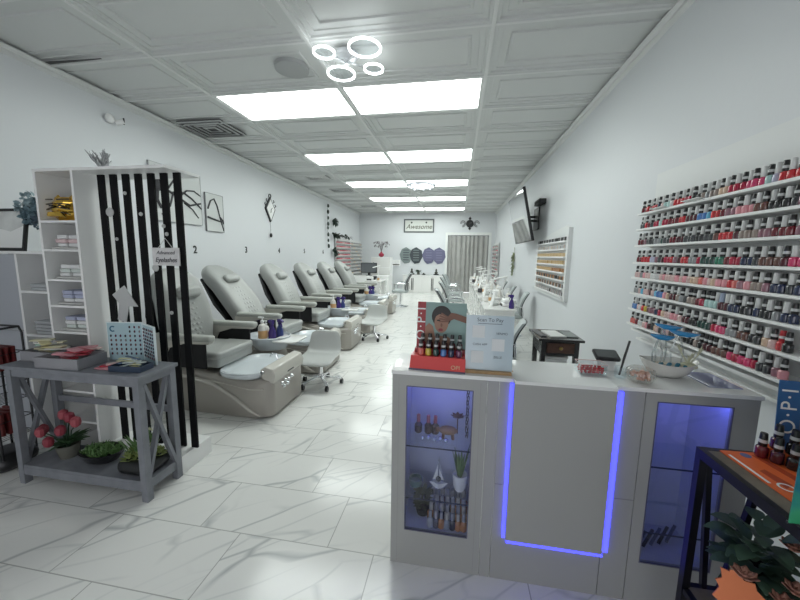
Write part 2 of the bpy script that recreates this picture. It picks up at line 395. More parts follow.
# plinth and top board
MB().bb(L(-2.72), L(-1.775), yF, yB, 0, .125).build('plinth', WHITE, t, bevel=.002, smooth=0)
MB().bb(L(-2.72), L(-1.74), yF, yB, 1.985, 2.003).build('top_board', WHITE, t, smooth=0)
MB().bb(L(-2.715), L(-2.697), yF, yB, .125, 1.985).bb(L(-2.425), L(-2.407), yF, yB, .125, 1.985).build('side_panel', WHITE, t, smooth=0)
MB().bb(L(-2.697), L(-2.425), yB - .012, yB, .125, 1.985).build('back_panel', WHITE, t, smooth=0)
SH = [1.672, 1.487, 1.29, 1.115, .935, .74, .52, .30]
for z in SH: MB().bb(L(-2.697), L(-2.425), yF, yB - .012, z - .008, z + .006).build('shelf', WHITE, t, smooth=0)
SLB = mat('slat_black', (.006, .006, .007), .6, spec=.15)
for k in range(7):
    x = L(-2.348 + k * .0955)
    MB().bb(x - .024, x + .024, -.02, -.006, .125, 1.985).build('slat', SLB, t, smooth=0)
# glass disc ornaments on the slats
DISC = mat('pearl_disc', (.50, .51, .50), .25, coat=.4)
for (x, z, r, lab) in ((-2.16, 1.863, .012, 'small pale disc, topmost on the third black slat'), (-2.29, 1.743, .030, 'large pale disc between the first two slats'), (-2.052, 1.729, .013, 'small pale disc on the fourth black slat'), (-2.255, 1.567, .012, 'small pale disc on the second black slat'), (-1.887, 1.652, .013, 'upper of two small pale discs above the hanging sign'), (-1.869, 1.601, .013, 'lower of two small pale discs above the hanging sign'), (-1.972, 1.38, .024, 'large pale disc below the hanging sign'), (-1.876, 1.082, .013, 'lowest small pale disc on the sixth black slat')):
    tag(MB().lathe([(r * .8, 0), (r, .002), (r, .006), (r * .8, .009), (.001, .010)], n=20, M=Matrix.Rotation(PI / 2, 4, 'X')).build('disc_ornament', DISC, loc=(x, 1.9495, z)), lab, 'ornament', 'disc ornaments on the black slats')
# hanging sign
t = thing('hanging_sign', 'small white hanging plaque with grey handwriting on the black slats', 'sign', (-1.875, 1.936, 1.455))
MB().box((0, 0, 0), (.20, .008, .115)).build('board', mat('sign_whitewash', (.66, .65, .65), .6, var=.08, vscale=30), t, smooth=0)
MB().tube([(-.06, 0, .05), (0, 0, .12), (.055, 0, .05)], .0022, 6).build('cord', mat('cord_grey', (.5, .5, .48), .7), t)
INK = mat('ink_grey', (.10, .10, .11), .6)
text('lettering', 'Advanced', .034, INK, t, face_M((0, -.0055, .026), (1, 0, 0), (0, 0, 1)), slant=.25)
text('lettering', 'Eyelashes', .042, INK, t, face_M((0, -.0055, -.022), (1, 0, 0), (0, 0, 1)), bold=.0006, slant=.25)
# card hanging among slats
tag(MB().prism([(-2.325, 1.19), (-2.225, 1.255), (-2.13, 1.115), (-2.20, 1.115), (-2.235, 1.0), (-2.30, 1.02), (-2.275, 1.13)], 'y', 1.938, 1.943).build('paper_cutout', mat('grey_paper', (.50, .51, .51), .7), smooth=0), 'pale grey paper shape hanging on the slats above the swatch book', 'ornament')
# coral branch ornament on top
def coral(name, base, h, spread, n, r, m_, label, cat, lean=(0, 0, 0)):
    m = MB()
    def br(p, d, L_, rr, lv):
        pts = [p]; q = Vector(p); dd = Vector(d)
        for i in range(3):
            dd = (dd + Vector((random.uniform(-.25, .25), random.uniform(-.25, .25), random.uniform(-.05, .2)))).normalized(); q = q + dd * L_ / 3; pts.append(q.copy())
        m.tube(pts, [rr, rr * .9, rr * .75, rr * .5], 5)
        if lv:
            for k in range(3): br(pts[random.choice((1, 2, 3))], (dd + Vector((random.uniform(-.8, .8), random.uniform(-.6, .6), random.uniform(0, .5)))).normalized(), L_ * .65, rr * .7, lv - 1)
    for k in range(n):
        a = 2 * PI * k / n; br(Vector((0, 0, .006)), Vector((math.cos(a) * spread, math.sin(a) * spread * .6, 1)).normalized(), h * .5, r, 2)
    m.cyl((0, 0, 0), (0, 0, .012), .03, .028, 12)
    return tag(m.build(name, m_, loc=base), label, cat)
coral('coral_ornament', (-2.36, 1.99, 2.003), .15, .55, 8, .009, mat('silver_coral', (.42, .43, .44), .3, .7), 'silver branching coral ornament on top of the slat rack', 'ornament')
# gold faceted tiger head
GOLD = mat('gold', (.78, .50, .10), .22, 1.)
t = thing('gold_tiger_head', 'faceted gold animal head ornament on the top shelf of the slat rack', 'ornament', (-2.585, 1.91, 1.679))
m = MB()
bmv = [(0, .02, .0, .05, .045), (0, .01, .03, .062, .055), (0, 0, .07, .066, .06), (0, 0, .105, .055, .05), (0, .005, .135, .03, .03)]
m.rings([[(c[0] + c[3] * math.cos(a + (i % 2) * .35), c[1] + c[4] * math.sin(a + (i % 2) * .35), c[2]) for a in [2 * PI * k / 9 for k in range(9)]] for i, c in enumerate(bmv)])
m.build('head', GOLD, t, smooth=0)
MB().rings([[(u * .034, -.045, .02 + v * .035) for u, v in ((-1, 0), (1, 0), (.8, 1), (-.8, 1))], [(u * .022, -.085, .022 + v * .022) for u, v in ((-1, 0), (1, 0), (.8, 1), (-.8, 1))]]).build('muzzle', GOLD, t, smooth=0)
for s in (-1, 1):
    MB().lathe([(.018, 0), (.015, .02), (.002, .036)], (s * .038, 0, .115), 5).build('ear', GOLD, t, smooth=0)
    MB().box((s * .024, -.055, .082), (.018, .012, .008)).build('eye', BLACK, t)
    for k in range(4): MB().beam((s * .012, -.062, .05 + .022 * k), (s * .058, -.045, .035 + .028 * k), .008, .006).build('stripe', BLACK, t, smooth=0)
t.scale = (1.55, 1.1, 1.15)
# folded towels / packets on plates, one stack per shelf
def packet_stack(z, cols, lab, x=-2.575, y=1.93, s=1.1):
    t = thing('packet_tray', lab, 'tray', (x, y, z), group='packet trays on the shelf column')
    MB().rbox((0, 0, .007), (.19 * s, .15, .012), .02).build('tray', mat('tray_pale', (.62, .62, .60), .3), t)
    zz = .014
    for k, c in enumerate(cols):
        m = MB(); w = .066
        for q in (-1, 1): m.rbox((q * .046 + .008, random.uniform(-.008, .008), zz + .0135), (w * 1.25, .11, .026), .008, 2)
        m.build('packet_pair', mat('packet_%d%d%d' % tuple(int(v * 10) for v in c), c, .5), t)
        zz += .027
PK = (.72, .55, .56); PW = (.74, .75, .75); PB = (.42, .45, .60); PG = (.62, .68, .65)
packet_stack(1.494, [PW, PK, PW], 'white and pink packets on a pale tray, second shelf of the rack')
packet_stack(1.297, [PW, PG, PW], 'pale green and white packets on a tray, third shelf of the rack')
packet_stack(1.122, [PW, PB, PB], 'white and blue packets on a tray, fourth shelf of the rack')
packet_stack(.942, [PG, PW, PB], 'white packets stacked on a tray, fifth shelf of the rack')

# ---------------------------------------------------------------- low grey cabinet with open shelves to the left
GPAN = mat('pale_grey_panel', (.42, .44, .48), .45)
t = thing('low_cabinet', 'low grey and white cabinet with open shelves beside the slat rack', 'cabinet', (-3.3, 2.2, 0))
c = lambda x: x + 3.3
MB().bb(c(-3.80), c(-2.74), -.12, .13, 1.455, 1.475).build('top_board', WHITE, t, smooth=0)
MB().bb(c(-3.80), c(-2.74), .115, .13, .0, 1.455).build('back_panel', GPAN, t, smooth=0)
for x in (-3.345, -2.755): MB().bb(c(x) - .011, c(x) + .011, -.12, .115, 0, 1.455).build('side_panel', WHITE, t, smooth=0)
for z in (1.165, .82, .5): MB().bb(c(-3.334), c(-2.766), -.12, .115, z - .01, z + .008).build('shelf', WHITE, t, smooth=0)
MB().bb(c(-3.79), c(-3.358), -.118, -.10, .86, 1.45).build('door', GPAN, t, smooth=0)
MB().bb(c(-3.79), c(-3.358), -.118, -.10, .02, .85).build('door', GPAN, t, smooth=0)
for i, (z, lab) in enumerate(((1.173, 'grey folded towels on the upper open shelf of the low cabinet'), (.828, 'grey folded towels on the lower open shelf of the low cabinet'))):
    t = thing('towel_stack', lab, 'towels', (-3.12, 2.17, z), group='towel stacks in the low cabinet')
    for k in range(2 + i * 2):
        MB().rbox((random.uniform(-.01, .01), 0, .014 + k * .027), (.27, .17, .026), .012).build('folded_towel', mat('towel_grey', (.50, .52, .54), .9, bump=.4, bscale=200), t)
# leaning framed picture
t = thing('framed_picture', 'black framed pale picture leaning on top of the low cabinet', 'picture', (-3.565, 2.115, 1.477))
Mx = Matrix.Rotation(math.radians(-9), 4, 'X')
m = MB(Mx); m.bb(-.27, .27, -.01, .01, 0, .022).bb(-.27, .27, -.01, .01, .31, .33).bb(-.27, -.25, -.01, .01, .022, .31).bb(.25, .27, -.01, .01, .022, .31)
m.build('frame', BLACKM, t, smooth=0)
MB(Mx).bb(-.25, .25, -.002, .004, .022, .31).build('print', mat('pale_print', (.70, .72, .70), .25, var=.2, vscale=5), t, smooth=0)
m = MB(Mx); m.prism([(-.25, .05), (-.1, .12), (.02, .17), (.12, .15), (.25, .20), (.25, .022), (-.25, .022)], 'y', -.0035, -.002); m.build('hill_shape', mat('print_white', (.85, .86, .84), .4), t, smooth=0)
# blue grey hydrangeas
def petals(m, c, r, n, s):
    for k in range(n):
        a = random.random() * 2 * PI; z = random.uniform(-.7, 1); q = math.sqrt(max(0, 1 - z * z)); d = Vector((q * math.cos(a), q * math.sin(a), z)); p = Vector(c) + d * r * random.uniform(.8, 1)
        m.leaf(p, (d + Vector((random.uniform(-1, 1), random.uniform(-1, 1), random.uniform(-1, 1))) * .8), s, s * .8, up=d, droop=0, n=3, th=.001)
HB = [mat('petal_blue_grey', (.16, .25, .29), .7), mat('petal_pale_blue', (.30, .40, .43), .7), mat('petal_navy', (.06, .09, .12), .7)]
t = thing('hydrangea_vase', 'grey vase of blue grey hydrangeas behind the leaning picture', 'flowers', (-3.12, 2.215, 1.477))
MB().lathe([(.04, 0), (.06, .03), (.075, .09), (.07, .15), (.05, .18), (.045, .18), (.04, .15)], n=20).build('vase', mat('vase_grey', (.12, .13, .15), .5), t)
for k, (x, y, z, r) in enumerate([(-.03, 0, .36, .085), (-.16, -.02, .35, .085), (.08, .0, .28, .08), (-.10, -.05, .26, .07), (.0, -.05, .23, .07), (-.19, 0, .27, .06), (.09, .0, .40, .06), (.06, -.05, .19, .06)]):
    m = MB(); m.mi = 0; petals(m, (x, y, z), r, 70, .04); m.tube([(0, 0, .16), (x * .6, y * .6, z - r * .6)], .004, 5); m.sph((x, y, z), r * .75, 8, 6)
    m.build('flower_head', HB[k % 3] if k != 4 else HB[2], t, smooth=0)

# black wire stand at the far left
t = thing('wire_stand', 'black wire display stand with red packets at the left edge', 'display stand', (-3.02, 1.70, 0))
m = MB(); m.rbox((0, 0, .06), (.26, .26, .12), .09); m.build('base', BLACK, t)
m = MB()
for x in (-.11, .11):
    for y in (-.09, .09): m.tube([(x, y, .1), (x, y, .93), (x * .8, y, .97)], .007, 6)
m.tube([(-.09, -.09, .97), (.09, -.09, .97), (.09, .09, .97), (-.09, .09, .97)], .007, 6, closed=True)
m.build('upright_frame', BLACK, t)
for z in (.35, .6, .8):
    m = MB()
    m.tube([(-.11, -.095, z), (.11, -.095, z), (.11, .095, z), (-.11, .095, z)], .004, 5, closed=True)
    m.tube([(-.11, -.095, z - .12), (.11, -.095, z - .12), (.11, .095, z - .12), (-.11, .095, z - .12)], .003, 5, closed=True)
    for k in range(9): m.tube([(-.11 + .0275 * k, -.095, z), (-.11 + .0275 * k, -.095, z - .12), (-.11 + .0275 * k, .095, z - .12)], .0018, 4)
    m.build('wire_basket', BLACK, t)
REDP = mat('red_packet', (.13, .015, .015), .45)
for k, (z, lab) in enumerate(((.68, 'red packets standing in the top basket of the wire stand'), (.24, 'red packets standing in the bottom basket of the wire stand'))):
    m = MB()
    for q in range(4): m.rbox((-3.02, 1.65 + q * .035, z + .085), (.17, .02, .155), .008, 2, k=.004)
    tag(m.build('red_packets', REDP), lab, 'packets', kind='stuff')

# ---------------------------------------------------------------- grey console table
t = thing('console_table', 'grey painted console table with crossed side braces and low shelf', 'console table', (-2.24, 1.70, 0))
g = lambda x: x + 2.24
x0, x1, y0, y1 = -2.715, -1.765, -.135, .125
MB().bb(g(-2.745), g(-1.745), y0 - .012, y1 + .005, .762, .784).build('tabletop', GREYWOOD, t, bevel=.003, smooth=0)
MB().bb(g(x0) + .03, g(x1) - .03, y0 + .004, y0 + .022, .715, .762).bb(g(x0) + .03, g(x1) - .03, y1 - .022, y1 - .004, .715, .762).bb(g(x0), g(x0) + .018, y0 + .03, y1 - .03, .72, .762).bb(g(x1) - .018, g(x1), y0 + .03, y1 - .03, .72, .762).build('apron', GREYWOOD, t, smooth=0)
for x in (g(x0) + .02, g(x1) - .02):
    for y in (y0 + .02, y1 - .02): MB().box((x, y, .381), (.042, .042, .762)).build('leg', GREYWOOD, t, bevel=.002, smooth=0)
MB().bb(g(x0) + .005, g(x1) - .005, y0 + .004, y1 - .004, .112, .13).build('lower_shelf', GREYWOOD, t, smooth=0)
MB().bb(g(x0) + .04, g(x1) - .04, y0 + .002, y0 + .018, .065, .112).bb(g(x0) + .04, g(x1) - .04, y1 - .018, y1 - .002, .07, .112).bb(g(x0) + .006, g(x0) + .034, y0 + .04, y1 - .04, .07, .112).bb(g(x1) - .034, g(x1) - .006, y0 + .04, y1 - .04, .07, .112).build('shelf_rail', GREYWOOD, t, smooth=0)
MB().bb(g(x0) + .04, g(x1) - .04, y1 - .03, y1 - .012, .46, .50).build('back_rail', GREYWOOD, t, smooth=0)
for x in (g(x0) + .02, g(x1) - .02):
    MB().beam((x - .008, y0 + .04, .13), (x - .008, y1 - .04, .72), .02, .030, up=(1, 0, 0)).build('cross_brace', GREYWOOD, t, smooth=0)
    MB().beam((x + .008, y1 - .04, .13), (x + .008, y0 + .04, .72), .02, .030, up=(1, 0, 0)).build('cross_brace', GREYWOOD, t, smooth=0)
TZ = .7842
# trays on the table
TRM = mat('grey_tray', (.27, .27, .29), .5, var=.06)
def tray(loc, sx, sy, h, lab, rz=0):
    t = thing('storage_tray', lab, 'tray', loc, rz, group='grey trays on the console table')
    w = .006
    MB().box((0, 0, .003), (sx, sy, .006)).bb(-sx / 2, sx / 2, -sy / 2, -sy / 2 + w, .006, h).bb(-sx / 2, sx / 2, sy / 2 - w, sy / 2, .006, h).bb(-sx / 2, -sx / 2 + w, -sy / 2 + w, sy / 2 - w, .006, h).bb(sx / 2 - w, sx / 2, -sy / 2 + w, sy / 2 - w, .006, h).build('tray_body', TRM, t, bevel=.0015, smooth=0)
    return t
tray((-2.60, 1.735, TZ), .24, .17, .065, 'grey tray of cream packets at the left end of the table')
tray((-2.335, 1.66, TZ), .30, .18, .065, 'grey tray of red packets at the front of the table', math.radians(2))
tray((-2.385, 1.788, TZ), .20, .062, .05, 'shallow grey tray of pink packets at the back of the table')
def sachets(cx, cy, z, n, sx, sy, cols, lab, names, ang=0.):
    for k in range(n):
        c = cols[k % len(cols)]; a = ang + random.uniform(-.5, .5)
        M = Matrix.Translation((cx + random.uniform(-sx, sx), cy + random.uniform(-sy, sy), z + .007 * k)) @ Matrix.Rotation(a, 4, 'Z') @ Matrix.Rotation(random.uniform(-.10, .10), 4, 'Y')
        t_ = MB(M).rbox((0, 0, 0), (.12, .05, .010), .008, 2, k=.004).build('sachet', c[1])
        tag(t_, f'{c[0]} sachet {lab}, {names[k]}', 'sachet', 'sachets ' + lab)
cr = ('cream', mat('cream_sachet', (.66, .63, .45), .45)); wh = ('white', mat('white_sachet', (.70, .70, .66), .45)); yl = ('pale yellow', mat('yellow_sachet', (.62, .56, .30), .45)); mi = ('mint', mat('mint_sachet', (.35, .55, .45), .45))
rd = ('red', mat('red_sachet', (.42, .03, .05), .4)); pk = ('pink', mat('pink_sachet', (.62, .28, .32), .4)); lp = ('pale pink', mat('palepink_sachet', (.68, .48, .46), .4))
ST = lambda n: ['at the bottom of the heap'] + [ORD[k] + ' layer from the bottom' for k in range(2, n)] + ['on top of the heap']
sachets(-2.595, 1.735, TZ + .030, 14, .06, .035, [cr, wh, yl, cr, mi], 'in the left grey tray', ST(14))
sachets(-2.335, 1.66, TZ + .032, 10, .075, .03, [pk, rd, rd, pk, rd, rd], 'in the front grey tray', ST(10))
sachets(-2.385, 1.788, TZ + .045, 5, .03, .002, [lp, pk, lp], 'in the back grey tray', ST(5))
# trifold swatch book
SWB = mat('swatch_blue', (.40, .55, .60), .4); SWL = mat('swatch_edge', (.70, .78, .80), .4); LOGO = mat('logo_blue', (.03, .13, .22), .4)
t = thing('swatch_board', 'pale blue folding nail colour swatch board standing on the console table', 'swatch board', (-1.98, 1.79, TZ))
SWC = [mat('sw_%d' % k, c, .25, coat=.5) for k, c in enumerate([(.05, .01, .02), (.10, .02, .04), (.03, .03, .05), (.20, .10, .10), (.25, .22, .22), (.12, .03, .06), (.06, .05, .10), (.015, .012, .015)])]
def swpanel(A, B, h, cols, rows, logo):
    A = Vector(A); B = Vector(B); d = B - A; W = d.length; d.normalize(); nn = Vector((d.y, -d.x, 0))
    M = Matrix(((d.x, nn.x, 0, A.x), (d.y, nn.y, 0, A.y), (0, 0, 1, 0), (0, 0, 0, 1)))
    p = MB(M).bb(0, W, -.004, .004, 0, h).build('board_panel', SWB, t, smooth=0)
    MB(M).bb(-.002, W + .002, -.006, .006, h - .001, h + .004).bb(W - .004, W + .002, -.006, .006, 0, h).build('panel_rim', SWL, t, smooth=0)
    m = MB(M)
    for r in range(rows):
        for c_ in range(cols):
            if logo and r < 2 and c_ < cols / 2: continue
            m.mi = random.randrange(8); x = W * (c_ + .7) / (cols + .4); z = h - .025 - r * (h - .04) / rows
            m.rings([[(x + rr * .005 * math.cos(a), yy, z - .002 + rr * .0085 * math.sin(a)) for a in [2 * PI * k / 8 for k in range(8)]] for rr, yy in ((1, .004), (1, .007), (.6, .009))])
    m.build('colour_chips', SWC, p)
    if logo:
        mm = MB(M); R = []
        for k in range(13):
            a = math.radians(50 + k * 260 / 12); R.append([(.036 + rr * math.cos(a), yy, h - .04 + rr * math.sin(a)) for rr, yy in ((.012, .0042), (.020, .0042), (.020, .006), (.012, .006))])
        mm.rings(R).build('emblem', LOGO, p, smooth=0)
swpanel((-.235, .005, 0), (-.01, .045, 0), .245, 7, 7, True)
swpanel((-.01, .045, 0), (.155, -.035, 0), .238, 6, 9, False)
# dark blue tray with sticks
t = tray((-1.90, 1.655, TZ), .20, .10, .035, 'dark blue tray of wrapped sticks in front of the swatch board', .1)
t.children[0].data.materials[0] = mat('navy_tray', (.03, .05, .09), .4)
SA = mat('stick_pale', (.55, .62, .60), .4); SB_ = mat('stick_blue', (.08, .14, .24), .4); SC_ = mat('stick_yellow', (.55, .55, .33), .4)
for k in range(16):
    a = random.uniform(-.5, 2.0); p = Vector((-1.90 + random.uniform(-.045, .045), 1.655 + random.uniform(-.02, .02), TZ + .018 + .0035 * k)); d = Vector((math.cos(a), math.sin(a) * .6, random.uniform(-.05, .15))) * .055
    tag(MB().beam(p - d, p + d, .014, .005).build('wrapped_stick', (SB_, SA, SC_)[k % 3], smooth=0), ('blue', 'pale', 'yellow')[k % 3] + f' wrapped stick, {ORD[k+1]} up in the pile in the dark blue tray', 'stick', 'wrapped sticks in the dark blue tray')
for k in range(3):
    tag(MB(Matrix.Translation((-2.065 + .012 * k, 1.628 + .03 * k, TZ + .006 + .008 * k)) @ Matrix.Rotation(.4 * k, 4, 'Z')).rbox((0, 0, 0), (.10, .035, .009), .006, 2, k=.003).build('sachet', (pk, rd, lp)[k][1]), ('pink', 'red', 'pale pink')[k] + ' sachet lying loose on the table left of the dark blue tray', 'sachet', 'loose sachets on the table')

# plants on the low shelf
PZ = .1304
GRN = [mat('leaf_green', (.05, .12, .045), .5), mat('leaf_dark', (.03, .07, .035), .5), mat('leaf_yellow', (.28, .34, .12), .5), mat('leaf_mid', (.10, .20, .06), .5)]
DARKPOT = mat('black_bowl', (.008, .009, .01), .3)
TUL = mat('tulip_red', (.25, .03, .05), .5); TULP = mat('tulip_pink', (.36, .07, .09), .5)
t = thing('tulip_pot', 'pot of dusty red tulips on the left of the low shelf', 'flowers', (-2.50, 1.70, PZ))
MB().lathe([(.045, 0), (.055, .04), (.065, .09), (.058, .09), (.052, .05), (.001, .05)], n=18).build('pot', mat('pot_stone', (.12, .12, .10), .7), t)
for k, (x, y, z) in enumerate([(-.12, -.06, .18), (-.02, -.09, .14), (-.04, .02, .27), (.065, -.02, .28), (.125, -.03, .26), (.055, -.07, .215), (-.19, .0, .16)]):
    s = MB().tube([(x * .1, y * .1, .06), (x * .5, y * .5, z * .75), (x * .9, y * .9, z - .02)], .004, 6).build('stem', GRN[1], t)
    m = MB(); m.lathe([(.004, -.030), (.022, -.018), (.029, .005), (.025, .030), (.009, .042)], (x, y, z), 9); m.build('bloom', TUL if k % 2 else TULP, s)
m = MB()
for k in range(26):
    a = random.random() * 2 * PI; m.leaf((0, 0, .08), (math.cos(a), math.sin(a), random.uniform(.5, 1.6)), random.uniform(.09, .17), .03, droop=.3)
m.build('leaves', GRN[0], t)
t = thing('succulent_bowl', 'black boat-shaped bowl of small green succulents, middle of the low shelf', 'potted plant', (-2.235, 1.70, PZ))
MB().lathe([(.06, 0), (.10, .02), (.135, .075), (.128, .078), (.10, .045), (.001, .045)], n=26, sx=1.05, sy=.72).build('bowl', DARKPOT, t)
m = MB()
for k in range(46):
    a = random.random() * 2 * PI; r = math.sqrt(random.random()); x, y = .11 * r * math.cos(a), .07 * r * math.sin(a)
    for q in range(6):
        b = q * PI / 3 + k; m.leaf((x, y, .055), (math.cos(b), math.sin(b), 1.3), random.uniform(.03, .055), .011, droop=0, n=3, th=.002)
m.build('foliage', GRN[3], t)
t = thing('succulent_planter', 'dark planter of pale green and cream succulents at the right of the low shelf', 'potted plant', (-1.905, 1.69, PZ))
MB().rbox((0, 0, .035), (.20, .20, .07), .05).build('planter', DARKPOT, t)
for q in range(10):
    a = q * 2.4; r = .075 * math.sqrt(q / 9.); x, y = r * math.cos(a) * 1.1, r * math.sin(a); m = MB()
    for lay in range(3):
        for k in range(7):
            b = k * 2 * PI / 7 + lay * .4; m.leaf((x, y, .06 + .012 * lay), (math.cos(b), math.sin(b), .5 + .6 * lay), .05 - .01 * lay, .022, droop=.0, n=3, th=.002)
    m.build('rosette', GRN[2] if q % 3 else mat('leaf_cream', (.50, .50, .32), .5), t)
m = MB()
for k in range(60):
    a = random.random() * 2 * PI; r = .06 * random.random(); m.leaf((r * math.cos(a) - .03, r * math.sin(a) + .02, .07), (math.cos(a) * .5, math.sin(a) * .5, 1), random.uniform(.05, .13), .014, droop=.15)
m.build('foliage', GRN[3], t)
t.scale = (1.2, 1.05, 1.25)
s = MB().tube([(0, .02, .06), (.01, .02, .22), (.02, 0, .30)], .003, 5).tube([(.03, 0, .06), (.035, 0, .2), (.02, -.01, .27)], .003, 5).build('twig', mat('twig_tan', (.30, .24, .10), .6), t)
MB().leaf((.02, 0, .21), (1, -.2, .3), .06, .02).leaf((.02, 0, .21), (-1, -.2, .4), .05, .02).build('pale_leaf', mat('leaf_cream'), s)
# ---------------------------------------------------------------- numbers and decor on the left wall
def lwM(y, z, off=.004):
    # matrix for something flat on the left wall, readable from the room
    return face_M((lxa(y) + off, y, z), (.0225 * -1, 1, 0), (0, 0, 1))
NUM = mat('number_black', (.01, .01, .01), .5)
for n, y, z in (('2', 4.543, 1.523), ('3', 5.839, 1.545), ('4', 7.09, 1.55), ('5', 8.43, 1.56), ('6', 9.767, 1.56)):
    o = text('wall_number', n, .16, NUM, None, lwM(y, z, .003), extrude=.004, bold=.002)
    tag(o, f'black number {n} on the left wall above the pedicure chairs', 'number', 'station numbers on the left wall')
def wallobj(m, name, mt, parent): return m.build(name, mt, parent, smooth=0)
# branch art panels
def art(name, lab, y, z, w, h, frame, strokes):
    t = thing(name, lab, 'wall art', (lxa(y) + .003, y, z))
    t.rotation_euler.z = math.atan(.0225) * 1
    MB().bb(0, .022, -w / 2, w / 2, -h / 2, h / 2).build('canvas', mat('canvas_white', (.62, .64, .63), .6), t, smooth=0)
    m = MB(); q = .006
    m.bb(0, .026, -w / 2 - q, -w / 2, -h / 2 - q, h / 2 + q).bb(0, .026, w / 2, w / 2 + q, -h / 2 - q, h / 2 + q).bb(0, .026, -w / 2, w / 2, -h / 2 - q, -h / 2).bb(0, .026, -w / 2, w / 2, h / 2, h / 2 + q)
    m.build('frame', frame, t, smooth=0)
    m = MB()
    for pts, r in strokes: m.tube([(.03, a, b) for a, b in pts], [r * (1 - .5 * i / len(pts)) for i in range(len(pts))], 5)
    m.build('branch_relief', mat('branch_dark', (.05, .05, .055), .5), t)
    return t
AF = mat('art_frame_grey', (.22, .22, .23), .5); AFP = mat('art_frame_pale', (.42, .43, .44), .5)
art('branch_art', 'square canvas with dark spreading branches partly behind the black slats', 4.26, 2.26, .88, .72, AFP, [
    ([(-.40, .02), (-.2, .05), (0, -.02), (.2, -.10), (.42, -.04)], .020), ([(-.1, .03), (.1, .06), (.25, 0), (.43, -.12)], .016), ([(-.2, .04), (-.05, .22), (.02, .34)], .014),
    ([(0, -.02), (.15, .10), (.30, .12), (.42, .07)], .012), ([(.1, -.08), (.25, -.15), (.36, -.26)], .011), ([(-.3, .03), (-.3, .25), (-.36, .33)], .012), ([(-.1, .0), (-.16, -.16), (-.30, -.28)], .013), ([(-.38, .3), (-.34, .1), (-.36, -.1), (-.30, -.2)], .03)])
art('branch_art', 'narrow canvas with a dark letter-shaped branch outline beside the branch canvas', 5.0, 2.12, .40, .58, AF, [
    ([(-.17, .05), (-.10, .18), (-.02, .22), (.05, .12), (.12, -.10), (.19, -.27)], .014), ([(-.18, -.08), (-.05, -.10), (.08, -.12), (.19, -.12)], .016), ([(.10, -.05), (.17, -.10), (.19, -.16)], .014)])
# diamond pendulum clock
t = thing('pendulum_clock', 'diamond-shaped black and white wall clock with hanging pendulum', 'clock', (lxa(6.73) + .003, 6.73, 2.40))
MB().prism([(0, .30), (.22, .02), (0, -.30), (-.22, .02)], 'x', 0, .03).build('case', mat('clock_black', (.02, .02, .022), .4), t, smooth=0)
MB().prism([(0, .25), (.175, .02), (0, -.25), (-.175, .02)], 'x', .03, .038).build('dial', WHITE, t, smooth=0)
MB().beam((.042, 0, .01), (.042, .06, .05), .01, .006).beam((.042, 0, .01), (.042, -.02, -.08), .008, .006).build('hands', BLACKM, t, smooth=0)
m = MB(); m.tube([(.02, .05 * math.cos(a), .33 + .045 * math.sin(a)) for a in [2 * PI * k / 12 for k in range(12)]], .009, 6, closed=True)
for s in (-1, 1):
    for (a, b) in ((.20, .08), (.13, .18)): m.tube([(.02, s * a, b), (.03, s * (a + .05), b + .03), (.02, s * (a + .02), b + .07)], .010, 5)
m.build('scroll_ornament', mat('clock_black'), t)
MB().cyl((.015, 0, -.29), (.015, 0, -.58), .003, n=6).build('pendulum_rod', AF, t)
MB().sph((.02, 0, -.62), .05, 12, 7, (.5, .8, 1.1)).build('pendulum_bob', mat('clock_black'), t)
# dark hanging garland
t.scale = (1, .85, .85)
t = thing('hanging_garland', 'hanging garland of round dark green leaves on the left wall', 'garland', (-3.97, 10.05, 3.02))
MB().cyl((0, 0, 0), (0, 0, -1.35), .004, n=5).build('cord', AF, t)
GD = mat('garland_green', (.02, .035, .025), .6)
m = MB()
for k, z in enumerate((-.06, -.24, -.42, -.60, -.72, -.92, -1.10, -1.27)): m.sph((.02, random.uniform(-.03, .03), z), .055 if k % 2 else .045, 8, 6, (.6, 1, 1.2))
m.build('leaf_cluster', GD, t)

# ---------------------------------------------------------------- pedicure chairs
DPAN = mat('black_fabric_panel', (.012, .012, .014), .8)
CHB = mat('chair_shell_black', (.02, .02, .022), .5)
def backrest(rec):
    # rec: top of the back in local x; lofted, pivot at (-.13,.52); local origin x = world+2.6
    m = MB(); R = []; n = 22
    base = Vector((-.06, 0, .46)); top = Vector((rec, 0, 1.34))
    ax = (top - base); H = ax.length; ax.normalize(); nrm = Vector((ax.z, 0, -ax.x))
    for i in range(15):
        t = i / 14.
        w = .235 + .055 * math.sin(PI * min(1, t * 1.25)) if t < .7 else .27 * math.sqrt(max(.0, 1 - ((t - .70) / .315) ** 2.6))
        w = max(w, .08)
        d = .10 + .015 * math.sin(PI * t) if t < .85 else .10 * (1 - (t - .85) * 3.4)
        bow = .035 * math.sin(PI * t * 1.3) - (.03 if t > .7 else 0) * (t - .7) / .3
        c = base + ax * (H * t) + nrm * bow
        ring = []
        for k in range(n):
            a = 2 * PI * k / n; ca, sa = math.cos(a), math.sin(a)
            e = .55; x = abs(sa) ** e * (1 if sa > 0 else -1); y = abs(ca) ** e * (1 if ca > 0 else -1)
            dd = d * x
            if x > 0:   # front: central channel sunk between bolsters
                dd = d * (x - .30 * math.exp(-(y / .62) ** 6) * (1 if t < .93 else .2))
            ring.append(c + Vector((0, 1, 0)) * (w * y) + nrm * dd)
        R.append(ring)
    m.rings(R); return m, base, ax, nrm, H
